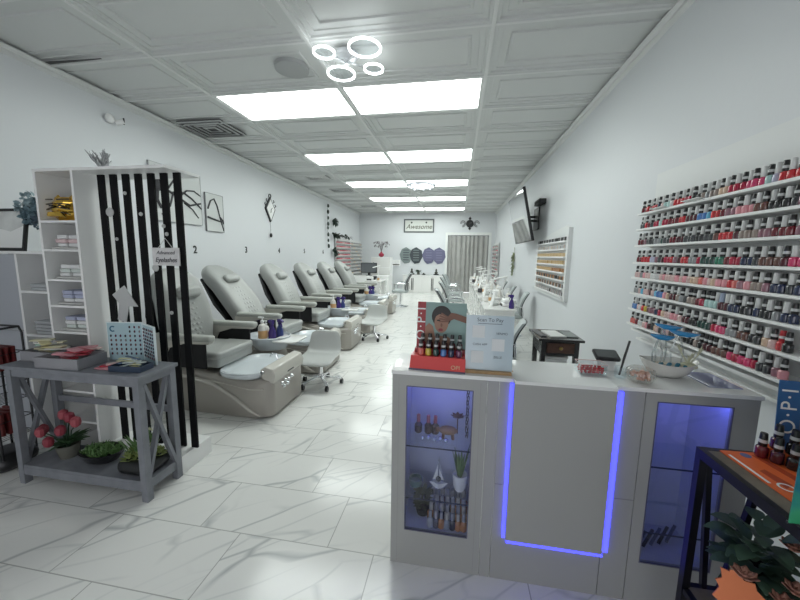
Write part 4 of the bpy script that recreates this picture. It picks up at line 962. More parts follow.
# card reader / tablet on a white stand with stylus
t = thing('signature_tablet', 'black tilted signature pad on a white stand behind the glass bowl', 'tablet', (.70, 1.665, WZ))
MB().prism([(-.02, 0), (.035, 0), (.02, .055), (-.005, .045)], 'x', -.04, .04).build('stand', WHITE, t, smooth=0)
Mt = Matrix.Translation((0, .005, .066)) @ Matrix.Rotation(math.radians(24), 4, 'X')
MB(Mt).rbox((0, 0, 0), (.105, .075, .012), .010, 3, k=.003).build('housing', BLACK, t)
MB(Mt).box((0, .004, .0068), (.088, .055, .0012)).build('screen', mat('pad_screen', (.10, .11, .11), .12, coat=.5), t, smooth=0)
t = thing('pen_holder', 'clear pen holder with a black pen beside the signature pad', 'pen holder', (.715, 1.555, WZ))
MB().lathe([(.02, 0), (.024, .003), (.024, .05), (.021, .05), (.021, .006), (.001, .005)], n=16).build('cup', CLEAR, t)
tag(MB().tube([(.712, 1.555, WZ + .012), (.728, 1.557, WZ + .10), (.742, 1.56, WZ + .165)], [.004, .005, .0045], 8).build('pen', BLACK), 'black pen leaning in the clear holder', 'pen')
# ribbed glass bowl with peach sweets
t = thing('glass_candy_bowl', 'ribbed clear glass bowl with peach sweets at the panel edge', 'bowl', (.775, 1.515, WZ))
m = MB(); R = []
for r, z in ((.030, 0), (.042, .006), (.054, .028), (.053, .048), (.044, .062), (.040, .062), (.047, .046), (.047, .028), (.036, .010), (.001, .008)): R.append([((r + (.0022 * math.cos(14 * a) if r > .01 else 0)) * math.cos(a), (r + (.0022 * math.cos(14 * a) if r > .01 else 0)) * math.sin(a), z) for a in [2 * PI * k / 84 for k in range(84)]])
m.rings(R); m.build('ribbed_bowl', glass_mat('ribbed_glass', (.90, .90, .89), .12, .05), t, smooth=80)
m = MB()
for k in range(34):
    a = random.random() * 2 * PI; r = .033 * math.sqrt(random.random()); m.sph((.775 + r * math.cos(a), 1.515 + r * math.sin(a), WZ + .017 + random.random() * .026), .0075, 7, 5)
tag(m.build('peach_sweets', mat('peach', (.75, .40, .30), .4)), 'peach sweets heaped in the ribbed glass bowl', 'sweets', kind='stuff')
# white boat bowl with blue glass petals
t = thing('boat_bowl', 'white boat-shaped bowl with pale sand on the right of the counter', 'bowl', (.935, 1.625, WZ))
MB().rings([[(cx + rx * math.cos(a), ry * math.sin(a), z + zt * max(0, abs(math.cos(a))) ** 3) for a in [2 * PI * k / 30 for k in range(30)]] for cx, rx, ry, z, zt in ((0, .055, .035, 0, 0), (0, .080, .055, .02, .002), (0, .108, .075, .058, .012), (0, .112, .078, .066, .016), (0, .106, .072, .064, .014), (0, .095, .062, .048, 0), (0, .01, .01, .046, 0))]).build('boat_body', mat('porcelain', (.66, .65, .62), .2, coat=.5), t, smooth=60)
MB().lathe([(.097, .048), (.06, .054), (.001, .056)], n=24, sy=.65).build('sand', mat('sand', (.55, .50, .42), .9, bump=.6, bscale=300), t)
t2 = t
for k in range(14): tag(MB().sph((0, 0, .006), .008, 7, 5, (1.2, .9, .8)).build('blue_pebble', mat('blue_pebble', (.03, .16, .24), .2), loc=(.935 - .075 + .011 * k, 1.600 + .018 * math.sin(k * 2.1), WZ + .0525)), f'{ORD[k+1]} blue pebble from the left on the sand of the boat bowl', 'pebble', 'blue pebbles in the boat bowl')
BGL = mat('blue_art_glass', (.015, .28, .62), .08, trans=.1, coat=1.)
for k, (x, y, z, a, lab) in enumerate(((.875, 1.60, 1.150, .25, 'left blue glass sail on clear stem in the boat bowl'), (.915, 1.65, 1.187, .1, 'highest blue glass sail on clear stem in the boat bowl'), (.965, 1.625, 1.165, -.1, 'right blue glass sail on clear stem in the boat bowl'))):
    t = thing('glass_sail_ornament', lab, 'glass ornament', (x, y, WZ + .053), a, group='blue glass ornaments in the boat bowl')
    zz = z - WZ - .053
    m = MB(); m.tube([(-.018, 0, 0), (-.024, 0, zz * .4), (-.012, 0, zz * .75), (0, 0, zz - .004)], .0035, 8).tube([(.018, 0, 0), (.022, 0, zz * .45), (.012, 0, zz * .75), (0, 0, zz - .004)], .0035, 8); m.build('glass_stem', mat('stem_glass', (.80, .84, .84), .03, trans=.85), t)
    MB(Matrix.Rotation(.12, 4, 'Y')).rings([[(px_, w * math.cos(q), zz + .0 + w * .50 * math.sin(q) + .010 * (px_ / .06) ** 2) for q in [2 * PI * j / 10 for j in range(10)]] for px_, w in ((-.060, .002), (-.045, .014), (-.02, .024), (.01, .026), (.035, .018), (.055, .006), (.062, .002))]).build('glass_petal', BGL, t, smooth=80)
coral('coral_twig', (1.003, 1.60, WZ + .055), .10, .8, 3, .004, mat('pale_twig', (.50, .50, .36), .6), 'pale green twig standing in the boat bowl', 'ornament')

# ---------------------------------------------------------------- polish bottles
CAPB = mat('cap_black', (.010, .010, .011), .3, coat=.3); CAPW = mat('cap_white', (.66, .67, .66), .3, coat=.2); BAND = mat('cap_band', (.62, .63, .63), .4); CAPR = mat('cap_red', (.50, .03, .04), .3); CAPL = mat('cap_pale_blue', (.35, .42, .55), .35)
PCOL = {  # name, colour
 'r': ('red', (.55, .02, .03)), 'c': ('crimson', (.42, .012, .05)), 'd': ('dark red', (.16, .01, .02)), 'm': ('maroon', (.08, .012, .02)), 'p': ('pink', (.72, .30, .34)), 'k': ('pale pink', (.66, .46, .44)), 'n': ('nude beige', (.62, .44, .32)), 'h': ('hot pink', (.65, .05, .16)),
 't': ('pale teal', (.42, .62, .60)), 'b': ('blue', (.07, .20, .50)), 's': ('sky blue', (.12, .45, .68)), 'v': ('navy', (.02, .03, .08)), 'g': ('grey', (.28, .29, .30)), 'x': ('charcoal', (.05, .055, .06)), 'w': ('milky white', (.66, .66, .66)), 'e': ('emerald', (.02, .20, .12)), 'f': ('dark green', (.015, .06, .05)),
 'o': ('brown', (.14, .06, .045)), 'u': ('mauve', (.30, .14, .18)), 'l': ('lilac', (.45, .44, .58)), 'y': ('yellow', (.62, .48, .06)), 'z': ('coral', (.70, .16, .14)), 'a': ('taupe', (.30, .24, .21)), 'i': ('plum', (.14, .03, .09)), 'j': ('black', (.012, .012, .014))}
PM = {k: mat('polish_' + v[0].replace(' ', '_'), v[1], .12, coat=.8) for k, v in PCOL.items()}
def bottle_body():
    m = MB(); m.lathe([(.0140, 0), (.0160, .002), (.0163, .006), (.0163, .028), (.0152, .033), (.0108, .037), (.0075, .0385)], n=12); return m
_bb = bottle_body().build('nail_polish_bottle', PM['r'], smooth=50); BODY = {}
for k in PM:
    me = _bb.data.copy(); me.materials.clear(); me.materials.append(PM[k]); BODY[k] = me
bpy.data.objects.remove(_bb)
def tmp(m, nm, mt):
    o = m.build(nm, mt, smooth=50); me = o.data; bpy.data.objects.remove(o); return me
CAPME = {}
for kind, mt in (('b', CAPB), ('w', CAPW), ('r', CAPR), ('l', CAPL)):
    CAPME[kind] = tmp(MB().lathe([(.0105, .0375), (.0112, .039), (.0105, .060), (.0095, .078), (.0085, .081), (.001, .0815)], n=12), 'cap', mt)
BANDME = tmp(MB().lathe([(.0108, .049), (.0117, .0495), (.0113, .0595), (.0104, .060)], n=12), 'cap_band', BAND)
def polish(loc, col, cap, label, group, rz=0., s=1.):
    o = bpy.data.objects.new('nail_polish_bottle', BODY[col]); COL.objects.link(o); o.location = loc; o.rotation_euler.z = rz; o.scale = (s, s, s)
    tag(o, label, 'nail polish', group)
    c = bpy.data.objects.new('cap', CAPME[cap]); COL.objects.link(c); c.parent = o
    if cap in 'br':
        b = bpy.data.objects.new('cap_band', BANDME); COL.objects.link(b); b.parent = c
    return o
CN = {'b': 'black banded cap', 'w': 'white cap', 'r': 'red cap', 'l': 'pale blue cap'}
# display on the counter: two rows of six
Rz = Matrix.Rotation(-.06, 4, 'Z')
for r, (row, zz, yy) in enumerate((('dymbji', .0555, -.022), ('ddmmcd', .0755, .028))):
    row = ('zyfbvi', 'dmdmdm')[r]
    for k in range(6):
        p = Matrix.Translation((-.07, 1.55, WZ)) @ Rz @ Vector((-.083 + k * .0352, yy, zz))
        polish(p, row[k], 'b', f'{PCOL[row[k]][0]} polish, {("front","rear")[r]} row of the portrait display on the counter, {ORD[k+1]} from left', 'polish bottles on the counter display', s=.88)

# ---------------------------------------------------------------- big wall rack of polish
RX = 1.44
t = thing('polish_rack', 'large white wall rack with eight long shelves of nail polish', 'wall rack', (RX, 2.0, 1.4))
q = lambda z: z - 1.4
Y0_, Y1_ = -1.02, .84
MB().bb(-.022, 0, Y0_, Y1_, q(.86), q(2.10)).build('back_board', mat('rack_white', (.74, .755, .75), .35), t, smooth=0)
ZS = [1.817, 1.705, 1.588, 1.464, 1.352, 1.237, 1.118, 1.006]
for z in ZS: MB().bb(-.135, -.022, Y0_, Y1_ - .015, q(z) - .014, q(z)).build('shelf', WHITE, t, bevel=.0015, smooth=0)
MB().bb(-.10, -.022, Y0_, Y1_ - .02, q(.945), q(.962)).bb(-.060, -.022, Y0_, Y1_ - .02, q(.875), q(.890)).build('lower_ledge', WHITE, t, smooth=0)
ROWS = ['d r d r v k t w r r c c j a g a n n c c h h t l r r v v',
        'x r d x c t c c d d r r m m b b s r d u u p p o o j j x u x',
        'd u x x g g f x d d m x x x j x x o r r m a a u u d d u o',
        'd r r r l u x m c r u m r g g c f f e e d c v v x o o m h h',
        'k g p k k w w k p k k p k p k n z p k n p r z u p a u v v x v',
        'g k s k m k s b p n m a g x a d c t t m m v j x v j g v v',
        'b k w r y o u v c n k k p k m m j j f f c h h g g o j x n k r j',
        'z d w w k p m x n k x g k x x w x j j a j m m o o o h c h h c x x u p']
_n = 0
SHN = ['top', 'second', 'third', 'fourth', 'fifth', 'sixth', 'seventh', 'lowest']
for r, z in enumerate(ZS):
    cs = ROWS[r].split(); y = 2.79; k = 0; 
    pos = 0
    while pos < 37 and _n < 296:
        c = cs[min(int(pos * len(cs) / 37.), len(cs) - 1)]
        cap = 'b' if pos % 2 == 0 else 'w'
        if r in (5, 7) and 18 < pos < 28: cap = 'b' if random.random() < .8 else 'w'
        if r == 6 and pos == 35: cap = 'r'
        if r == 5 and pos == 25: cap = 'l'
        polish((RX - .108 + random.uniform(-.004, .004), y, z + .0003), c, cap, f'{PCOL[c][0]} polish with {CN[cap]}, {SHN[r]} wall rack shelf, {ORD[pos+1]} from far end', 'nail polish on the right wall rack', random.random() * 6, 1.04)
        y -= .0338 + random.uniform(-.0004, .0004); pos += 1; _n += 1
for y, lab in ((2.55, 'white paper slip near the far end of the top rack shelf'), (2.22, 'white paper slip lying along the middle of the top rack shelf')):
    tag(MB(Matrix.Rotation(.2, 4, 'Y')).box((0, 0, 0), (.03, .15, .002)).build('paper_slip', WHITE, loc=(RX - .142, y, 1.823), smooth=0), lab, 'paper')

# ---------------------------------------------------------------- black framed side table at the right
t = thing('side_table', 'black metal side table with grey wood top in the right foreground', 'table', (1.12, .85, 0))
BMET = mat('black_metal', (.008, .008, .012), .35, .3); RW = mat('rustic_grey_wood', (.17, .145, .115), .55, var=.25, vscale=18)
v = lambda x: x - 1.12
TX0, TX1, TY0, TY1, TT = v(.828), v(1.418), -.45, .385, .853
MB().bb(TX0 + .02, TX1 - .02, TY0 + .02, TY1 - .02, TT - .018, TT).build('tabletop', RW, t, smooth=0)
m = MB(); m.bb(TX0, TX1, TY1 - .02, TY1, TT - .03, TT + .001).bb(TX0, TX1, TY0, TY0 + .02, TT - .03, TT + .001).bb(TX0, TX0 + .02, TY0 + .02, TY1 - .02, TT - .03, TT + .001).bb(TX1 - .02, TX1, TY0 + .02, TY1 - .02, TT - .03, TT + .001)
m.build('top_frame', BMET, t, smooth=0)
for x in (TX0 + .012, TX1 - .012):
    for y in (TY0 + .012, TY1 - .012): MB().bb(x - .012, x + .012, y - .012, y + .012, 0, TT - .03).build('leg', BMET, t, smooth=0)
LZ = .335
MB().bb(TX0 + .02, TX1 - .02, TY0 + .02, TY1 - .02, LZ - .016, LZ).build('lower_shelf', RW, t, smooth=0)
m = MB(); m.bb(TX0 + .024, TX1 - .024, TY1 - .02, TY1, LZ - .02, LZ).bb(TX0, TX0 + .02, TY0 + .03, TY1 - .03, LZ - .02, LZ).bb(TX1 - .02, TX1, TY0 + .03, TY1 - .03, LZ - .02, LZ); m.build('shelf_frame', BMET, t, smooth=0)
MB().beam((TX0 + .035, TY1 - .01, TT - .03), (v(.90), TY1 - .012, LZ), .016, .016).beam((v(1.03), TY1 - .01, TT - .03), (v(.955), TY1 - .012, LZ), .018, .018).build('brace', BMET, t, smooth=0)
MB().beam((TX1 - .012, TY1 - .05, TT - .03), (TX1 - .012, TY0 + .05, LZ), .016, .016).build('brace', BMET, t, smooth=0)
# orange leaflet on the table
ORG = mat('orange_print', (.78, .15, .04), .45); ORD2 = mat('orange_dark_print', (.45, .06, .02), .45)
t = thing('orange_display_mat', 'orange promotional display mat under polish bottles on the side table', 'display mat', (0, 0, TT + .0015))
P_ = [(.885, 1.215), (1.06, 1.225), (1.25, 1.19), (1.20, .92), (.895, .93)]
MB().prism(P_, 'z', 0, .004).build('mat_sheet', ORG, t, smooth=0)
MB().prism([(.965, 1.20), (.985, 1.20), (1.02, 1.0), (.995, .98)], 'z', .004, .0046).prism([(.92, 1.11), (.94, 1.12), (.955, 1.05), (.925, 1.03)], 'z', .004, .0046).prism([(1.04, 1.14), (1.05, 1.14), (1.08, 1.0), (1.05, .97)], 'z', .004, .0046).build('dark_print', ORD2, t, smooth=0)
MB().lathe([(.014, .004), (.014, .0047), (.001, .0047)], (.945, 1.195, 0), 16).build('blue_round_mark', mat('blue_mark', (.12, .16, .35), .5), t)
text('printed_letters', 'O·P·I', .055, WHITE, t, face_M((.935, 1.0, .005), (.25, -1, 0), (1, .25, 0)), extrude=.0002)
MB().prism([(.892, 1.19), (.899, 1.19), (.903, 1.05), (.895, 1.05)], 'z', .004, .0045).build('white_print', WHITE, t, smooth=0)
# tiered group of seven bottles
t = thing('bottle_riser', 'small orange riser behind the front row of table polish bottles', 'riser', (1.045, 1.145, TT + .0056))
MB(Matrix.Rotation(-1.0, 4, 'Z')).bb(-.08, .10, .0, .035, 0, .030).build('step', ORG, t, smooth=0)
Mq = Matrix.Translation((1.045, 1.145, TT + .0056)) @ Matrix.Rotation(-1.0, 4, 'Z')
for k in range(4): polish(Mq @ Vector((-.075 + k * .036, -.018, .0003)), 'dmjo'[k], 'b', f'{PCOL["dmjo"[k]][0]} polish in the front row on the orange mat, {ORD[k+1]} from left', 'polish bottles on the orange display mat', s=1.0)
for k in range(4): polish(Mq @ Vector((-.055 + k * .036, .018, .0303)), 'mjxi'[k], 'b', f'{PCOL["mjxi"[k]][0]} polish on the orange riser, {ORD[k+1]} from left', 'polish bottles on the orange display mat', s=1.0)
# upright blue header card and teal card
t = thing('header_card', 'upright blue header card with white letters behind the table bottles', 'display card', (1.145, 1.215, TT + .0056))
HB_ = mat('header_blue', (.02, .11, .30), .4)
Mh = Matrix.Rotation(-.12, 4, 'Z') @ Matrix.Rotation(-.08, 4, 'X')
MB(Mh).bb(-.10, .10, 0, .004, 0, .245).build('card', HB_, t, smooth=0)
text('printed_letters', 'O·P·I', .060, WHITE, t, Mh @ face_M((-.070, -.0012, .145), (0, 0, 1), (-1, 0, 0)), extrude=.0003, spacing=1.2)
MB(Mh).prism([(-.035, .02), (-.04, .12), (-.01, .19), (.04, .21), (.09, .19), (.098, .1), (.098, .02)], 'y', -.0010, 0).build('printed_shape', mat('card_beige', (.55, .42, .33), .5), t, smooth=0)
t = thing('teal_leaflet_holder', 'standing leaflet with teal green and purple swirls at the right edge', 'leaflet', (.925, .885, TT + .0056))
def swirl():
    m = bpy.data.materials.new('swirl_print'); m.use_nodes = True; nt = m.node_tree; b = nt.nodes['Principled BSDF']; b.inputs['Roughness'].default_value = .35
    tc = nt.nodes.new('ShaderNodeTexCoord'); n = nt.nodes.new('ShaderNodeTexNoise'); n.inputs['Scale'].default_value = 5.; n.inputs['Distortion'].default_value = 1.5
    s = nt.nodes.new('ShaderNodeSeparateXYZ'); nt.links.new(tc.outputs['Object'], s.inputs[0]); nt.links.new(tc.outputs['Object'], n.inputs['Vector'])
    a = nt.nodes.new('ShaderNodeMath'); a.operation = 'MULTIPLY_ADD'; a.inputs[1].default_value = 2.6; nt.links.new(s.outputs[2], a.inputs[0])
    b2 = nt.nodes.new('ShaderNodeMath'); b2.operation = 'MULTIPLY_ADD'; b2.inputs[1].default_value = .7; b2.inputs[2].default_value = -.25; nt.links.new(n.outputs['Fac'], b2.inputs[0]); nt.links.new(b2.outputs[0], a.inputs[2])
    r = nt.nodes.new('ShaderNodeValToRGB'); cr_ = r.color_ramp; cr_.elements[0].position = 0; cr_.elements[0].color = (.03, .30, .12, 1); cr_.elements[1].position = 1; cr_.elements[1].color = (.55, .50, .45, 1)
    for p, c in ((.22, (.05, .35, .18, 1)), (.34, (.02, .20, .25, 1)), (.52, (.03, .10, .16, 1)), (.66, (.12, .05, .16, 1)), (.8, (.35, .30, .32, 1))): e = cr_.elements.new(p); e.color = c
    nt.links.new(a.outputs[0], r.inputs[0]); nt.links.new(r.outputs[0], b.inputs['Base Color']); return m
Mc = Matrix.Rotation(.0, 4, 'Z')
MB(Mc).bb(-.115, .10, -.0015, .0015, 0.002, .27).build('printed_sheet', swirl(), t, smooth=0)
MB(Mc).bb(-.118, .103, -.004, .004, 0, .006).build('foot', CLEAR, t, smooth=0)
# plants under the table
def leafy(name, label, loc, n, L, W, mt, bloom=0, bcol=None, up=.6, pot=.06, h0=.12, spread=.05):
    t = thing(name, label, 'plant', loc)
    MB().lathe([(pot * .7, 0), (pot, h0 * .8), (pot * .9, h0 * .8), (pot * .8, h0 * .6), (.001, h0 * .6)], n=16).build('pot', DARKPOT, t)
    m = MB()
    for k in range(n):
        a = k * 2.39996; e = random.uniform(.2, 1.4) * up
        r = spread * math.sqrt(random.random())
        m.leaf((r * math.cos(a), r * math.sin(a), h0 * (.55 + .8 * random.random())), (math.cos(a), math.sin(a), e), L * random.uniform(.7, 1.1), W * random.uniform(.8, 1.1), droop=.35, n=6)
    m.build('leaves', mt, t)
    for k in range(bloom):
        c = Vector(((-.10, -.095, .0), (.005, -.125, .0), (-.02, -.125, -.04), (.10, -.11, -.035), (.075, -.02, .05))[k]) + Vector((0, 0, h0 + .0))
        s = MB().tube([(0, 0, h0 * .6), (c.x * .6, c.y * .6, c.z * .9), tuple(c)], .003, 5).build('stem', GRN[1], t)
        m = MB()
        for lay, (rr, tilt) in enumerate(((.030, .5), (.024, 1.1), (.016, 2.2))):
            for q_ in range(7 - lay): b = q_ * 2 * PI / (7 - lay) + lay; m.leaf(c - Vector((0, 0, .008)), (math.cos(b), math.sin(b), tilt), rr * 1.15, rr * .95, droop=-.2, n=4)
        m.build('rose_bloom', bcol, s, smooth=180)
    return t
RSE = mat('dusty_rose', (.50, .24, .18), .6)
leafy('rose_plant', 'dark leafy plant with dusty pink roses under the black side table', (.955, 1.12, LZ + .0005), 80, .095, .045, mat('leaf_bluegreen', (.065, .12, .08), .5), 5, RSE, up=.8, h0=.24, spread=.05)
leafy('fern_plant', 'yellow green feathery plant in front of the roses under the side table', (1.12, .86, LZ + .0005), 150, .09, .016, mat('leaf_lime', (.10, .17, .035), .5), 0, None, up=1., pot=.05, h0=.10, spread=.09)
leafy('dark_shrub', 'dark green shrub at the right behind the roses under the side table', (1.24, 1.10, LZ + .0005), 70, .12, .035, GRN[1], 0, None, up=1.2, pot=.05, h0=.14, spread=.07)
tag(MB(Matrix.Rotation(-.25, 4, 'Z') @ Matrix.Rotation(-.15, 4, 'X')).prism([(-.055, 0), (.055, 0), (.05, .03), (.06, .05), (.045, .06), (.06, .09), (.035, .10), (.03, .12), (.005, .12), (-.02, .155), (-.03, .135), (-.05, .14), (-.045, .11), (-.06, .10), (-.05, .08), (-.065, .05), (-.045, .035), (-.055, .02)], 'y', -.002, .002).box((0, .004, -.038), (.008, .004, .094)).build('orange_leaf_card', mat('orange_card', (.80, .24, .10), .5), loc=(.868, 1.035, LZ + .085), smooth=0), 'orange leaf-shaped cut-out card on the lower shelf of the side table', 'card')

# ---------------------------------------------------------------- TV on the right wall
t = thing('television', 'black flat television tilted forward on a wall bracket high on the right wall', 'television', (1.36, 6.8, 2.2))
Mt = Matrix.Translation((-.25, 0, .0)) @ Matrix.Rotation(math.radians(-12.5), 4, 'Y')
MB(Mt).bb(0, .045, -.80, .80, -.45, .45).build('housing', BLACK, t, bevel=.006)
MB(Mt).bb(-.002, .0, -.78, .78, -.43, .43).build('screen', mat('tv_screen', (.10, .11, .12), .06, coat=1.), t, smooth=0)
m = MB(); m.bb(.06, .078, -.2, .2, -.2, .2).beam((.06, .1, .05), (-.16, 0, .03), .05, .04).beam((.06, -.1, -.05), (-.16, 0, -.02), .05, .04); m.build('wall_bracket', BLACK, t, smooth=0)
t = thing('media_box', 'small black media box on the wall behind the television', 'device', (1.38, 6.38, 2.44))
MB().bb(-.05, .058, -.2, .2, -.04, .04).build('case', BLACK, t, bevel=.004)
MB().bb(-.053, -.05, -.15, .15, -.01, .005).build('slot', VD, t, smooth=0)

# ---------------------------------------------------------------- white framed polish board on the right wall
t = thing('wall_polish_board', 'white framed display board with small shelves on the right wall', 'display board', (1.44, 5.55, 1.32))
RW_ = mat('rack_white')
Y0b, Y1b = -.86, .84
z0f = -.41
m = MB(); m.prism([(Y0b, z0f), (Y1b, z0f), (Y1b, .36), (Y1b - .25, .48), (0, .55), (Y0b + .25, .60), (Y0b, .56)], 'x', -.016, 0); m.build('backboard', RW_, t, smooth=0)
m = MB(); m.bb(-.05, -.016, Y0b, Y0b + .08, z0f, .56).bb(-.05, -.016, Y1b - .04, Y1b, z0f, .36).bb(-.05, -.016, Y0b + .06, Y1b - .04, z0f, z0f + .04); m.build('frame', RW_, t, smooth=0)
for k in range(8): MB().bb(-.075, -.016, Y0b + .07, Y1b - .05, z0f + .07 + k * .105 - .018, z0f + .07 + k * .105).build('shelf', WHITE, t, smooth=0)
SMALL = [mat('tiny_%d' % k, c, .3) for k, c in enumerate([(.55, .38, .18), (.60, .45, .25), (.40, .20, .08), (.10, .09, .09), (.55, .55, .55), (.30, .22, .20), (.62, .50, .38), (.02, .02, .02), (.42, .05, .07), (.55, .15, .18), (.60, .35, .35)])]
m = MB()
for k in range(8):
    z = 1.32 + z0f + .07 + k * .105; n = 40
    for i in range(n):
        y = 5.55 + Y0b + .09 + i * (1.56 / n)
        m.mi = {0: (3, 4, 5, 4), 1: (3, 4, 2, 7), 2: (2, 7, 3, 2), 3: (0, 2, 0, 2), 4: (0, 1, 0, 1), 5: (1, 0, 1, 1), 6: (4, 6, 4, 4), 7: (7, 7, 4, 7)}[k][i % 4 if k != 3 else (0 if i > 15 else 1)]
        if random.random() < .1: continue
        m.box((1.395, y, z + .0245), (.024, .024, .048))
tag(m.build('small_bottles', SMALL, smooth=0), 'rows of small amber and dark bottles on the white framed board', 'bottles', kind='stuff')
# green dried flowers hanging under the TV
t = thing('wall_flowers', 'hanging bunch of pale green dried flowers below the television', 'wall decoration', (1.42, 9.05, 1.74))
MB().cyl((0, 0, 0), (0, 0, -.30), .01, n=6).build('stem_bundle', mat('stem_white', (.6, .6, .55), .6), t)
m = MB()
for k in range(60): z = -.12 - .55 * random.random(); m.leaf((-.01, random.uniform(-.05, .05), z), (random.uniform(-.6, 0), random.uniform(-1, 1), random.uniform(-1.5, .3)), .10, .04, droop=.1, n=3)
m.build('foliage', mat('dried_green', (.22, .25, .14), .7), t)

# ---------------------------------------------------------------- polish racks far away
def farrack(name, lab, side, y0, y1, z0, z1, n, cols, stufflab):
    dirx = 1 if side == 'L' else -1
    xw = lxa((y0 + y1) / 2) + .01 if side == 'L' else 1.44
    t = thing(name, lab, 'wall rack', (xw, (y0 + y1) / 2, z0)); h = (y1 - y0) / 2
    def bb(m, a, b, *r): return m.bb(min(a * dirx, b * dirx), max(a * dirx, b * dirx), *r)
    bb(MB(), .03, .045, -h, h, 0, z1 - z0).build('backboard', RW_, t, smooth=0)
    for k in range(n): bb(MB(), .045, .13, -h, h, .04 + k * (z1 - z0 - .08) / n - .012, .04 + k * (z1 - z0 - .08) / n).build('shelf', WHITE, t, smooth=0)
    m = MB()
    for k in range(n):
        i = 0; y = -h + .05
        while y < h - .04:
            z = z0 + .04 + k * (z1 - z0 - .08) / n
            m.mi = cols[(k + i // 6) % len(cols)]; m.cyl((xw + .09 * dirx, (y0 + y1) / 2 + y, z), (xw + .09 * dirx, (y0 + y1) / 2 + y, z + .045), .018, n=6)
            m.mi = 7 if i % 2 else 4; m.cyl((xw + .09 * dirx, (y0 + y1) / 2 + y, z + .045), (xw + .09 * dirx, (y0 + y1) / 2 + y, z + .085), .011, n=6)
            y += .045; i += 1
    tag(m.build('polish_rows', SMALL, smooth=0), stufflab, 'nail polish', kind='stuff')
farrack('far_polish_rack', 'white wall rack full of red and pink polish at the far left', 'L', 10.75, 12.25, .75, 2.05, 9, (8, 9, 10, 9), 'rows of tiny red and pink polish bottles on the far left rack')
farrack('far_pale_rack', 'white wall rack with sparse pale rows in the far left corner', 'L', 12.4, 13.9, .6, 2.05, 10, (4, 6, 4, 4), 'rows of tiny pale polish bottles in the far left corner')
farrack('far_right_rack', 'white wall rack of polish at the far end of the right wall', 'R', 12.2, 13.8, .45, 2.0, 11, (5, 10, 3, 4, 9), 'rows of tiny polish bottles on the far right rack')
t = thing('leaf_bracket', 'dark leafy vine along the top of the far left polish rack', 'garland', (-4.0, 11.3, 2.10))
m = MB(); m.tube([(.06, -.75, .0), (.07, 0, .0), (.06, .85, -.03)], .012, 6)
for k in range(70): m.leaf((.07, random.uniform(-.95, -.45) if k % 2 else random.uniform(-.7, .8), .02), (random.uniform(0, 1), random.uniform(-1, 1), random.uniform(-.6, 1)), .13, .07, n=3)
m.build('vine', GD, t)
for k, z in enumerate((2.55, 1.62)):
    t = thing('leaf_cluster', ('upper', 'lower')[k] + ' dark leaf cluster on the wall beside the far left polish rack', 'wall decoration', (-4.0, 10.55, z))
    m = MB(); m.sph((.06, 0, 0), .07, 8, 6)
    for q_ in range(30): m.leaf((.06, 0, 0), (random.uniform(0, 1), random.uniform(-1, 1), random.uniform(-1, 1)), .17, .07, n=3)
    m.build('leaves', GD, t)

# ---------------------------------------------------------------- back wall
BY = BACKY
t = thing('framed_sign', 'grey framed white sign with dark script lettering on the back wall', 'sign', (-1.60, BY, 2.70))
MB().bb(-.62, .62, -.03, 0, -.27, -.22).bb(-.62, .62, -.03, 0, .22, .27).bb(-.62, -.57, -.03, 0, -.22, .22).bb(.57, .62, -.03, 0, -.22, .22).build('frame', mat('frame_dark_grey', (.10, .11, .12), .5), t, smooth=0)
MB().bb(-.57, .57, -.015, 0, -.22, .22).build('panel', mat('panel_ivory', (.68, .70, .66), .5), t, smooth=0)
text('lettering', 'Awesome', .26, mat('script_olive', (.10, .10, .07), .5), t, face_M((0, -.018, -.04), (1, 0, 0), (0, 0, 1)), bold=.002, slant=.3)
for x in (-.30, .30): MB().sph((x, -.02, .13), .035, 8, 6, (1, .3, 1)).build('dot_motif', BLACKM, t)
# hexagon mirrors / panels
def hexes(name, lab, cx, cz, mats_):
    t = thing(name, lab, 'wall art', (cx, BY, cz))
    for k, (dx, w) in enumerate(((-.21, .27), (.21, .27))):
        poly = [(dx + w * math.cos(a), .33 * math.sin(a)) for a in [PI / 2 + j * PI / 3 for j in range(6)]]
        poly = [(dx + a_ * 1.0, b_) for a_, b_ in ((0, .34), (.23, .2), (.27, -.05), (.14, -.3), (-.06, -.34), (-.2, -.2), (-.27, .03), (-.18, .25))]
        p = MB().prism(poly, 'y', -.03 - .002 * k, 0).build('panel', mats_[k], t, smooth=0)
        m = MB()
        for q_ in range(5): z = -.2 + q_ * .1; m.bb(dx - .12, dx + .12, -.036, -.033, z, z + .03)
        m.build('stripe_pattern', mats_[2 + k], p, smooth=0)
HG = mat('hex_grey', (.20, .24, .24), .3); HG2 = mat('hex_dark', (.05, .06, .07), .3); HPU = mat('hex_purple', (.13, .13, .22), .3); HPD = mat('hex_purple_pale', (.20, .20, .30), .4)
hexes('dark_wall_art', 'grey and black patterned shaped wall panels left on the back wall', -1.90, 1.50, (HG, HG2, HG2, HG))
hexes('purple_wall_art', 'purple grey shaped wall panels beside the curtained doorway', -.96, 1.50, (HPU, HPU, HPD, HPD))
t = thing('ornate_wall_clock', 'small round dark wall clock with scroll ornaments above the doorway', 'clock', (.43, BY, 2.78))
MB().lathe([(.13, 0), (.15, .01), (.15, .03), (.115, .035)], n=24, M=Matrix.Rotation(PI / 2, 4, 'X')).build('rim', mat('clock_black'), t)
MB().lathe([(.115, .03), (.001, .032)], n=24, M=Matrix.Rotation(PI / 2, 4, 'X')).beam((0, -.036, 0), (.05, -.036, .04), .012, .004).build('dial', WHITE, t)
m = MB()
for s_ in (-1, 1):
    for r_ in (.10, .06): m.tube([(s_ * (.27 + r_ * math.cos(a)), -.02, r_ * math.sin(a) * (1.2)) for a in [i * .5 for i in range(11)]], .010, 5)
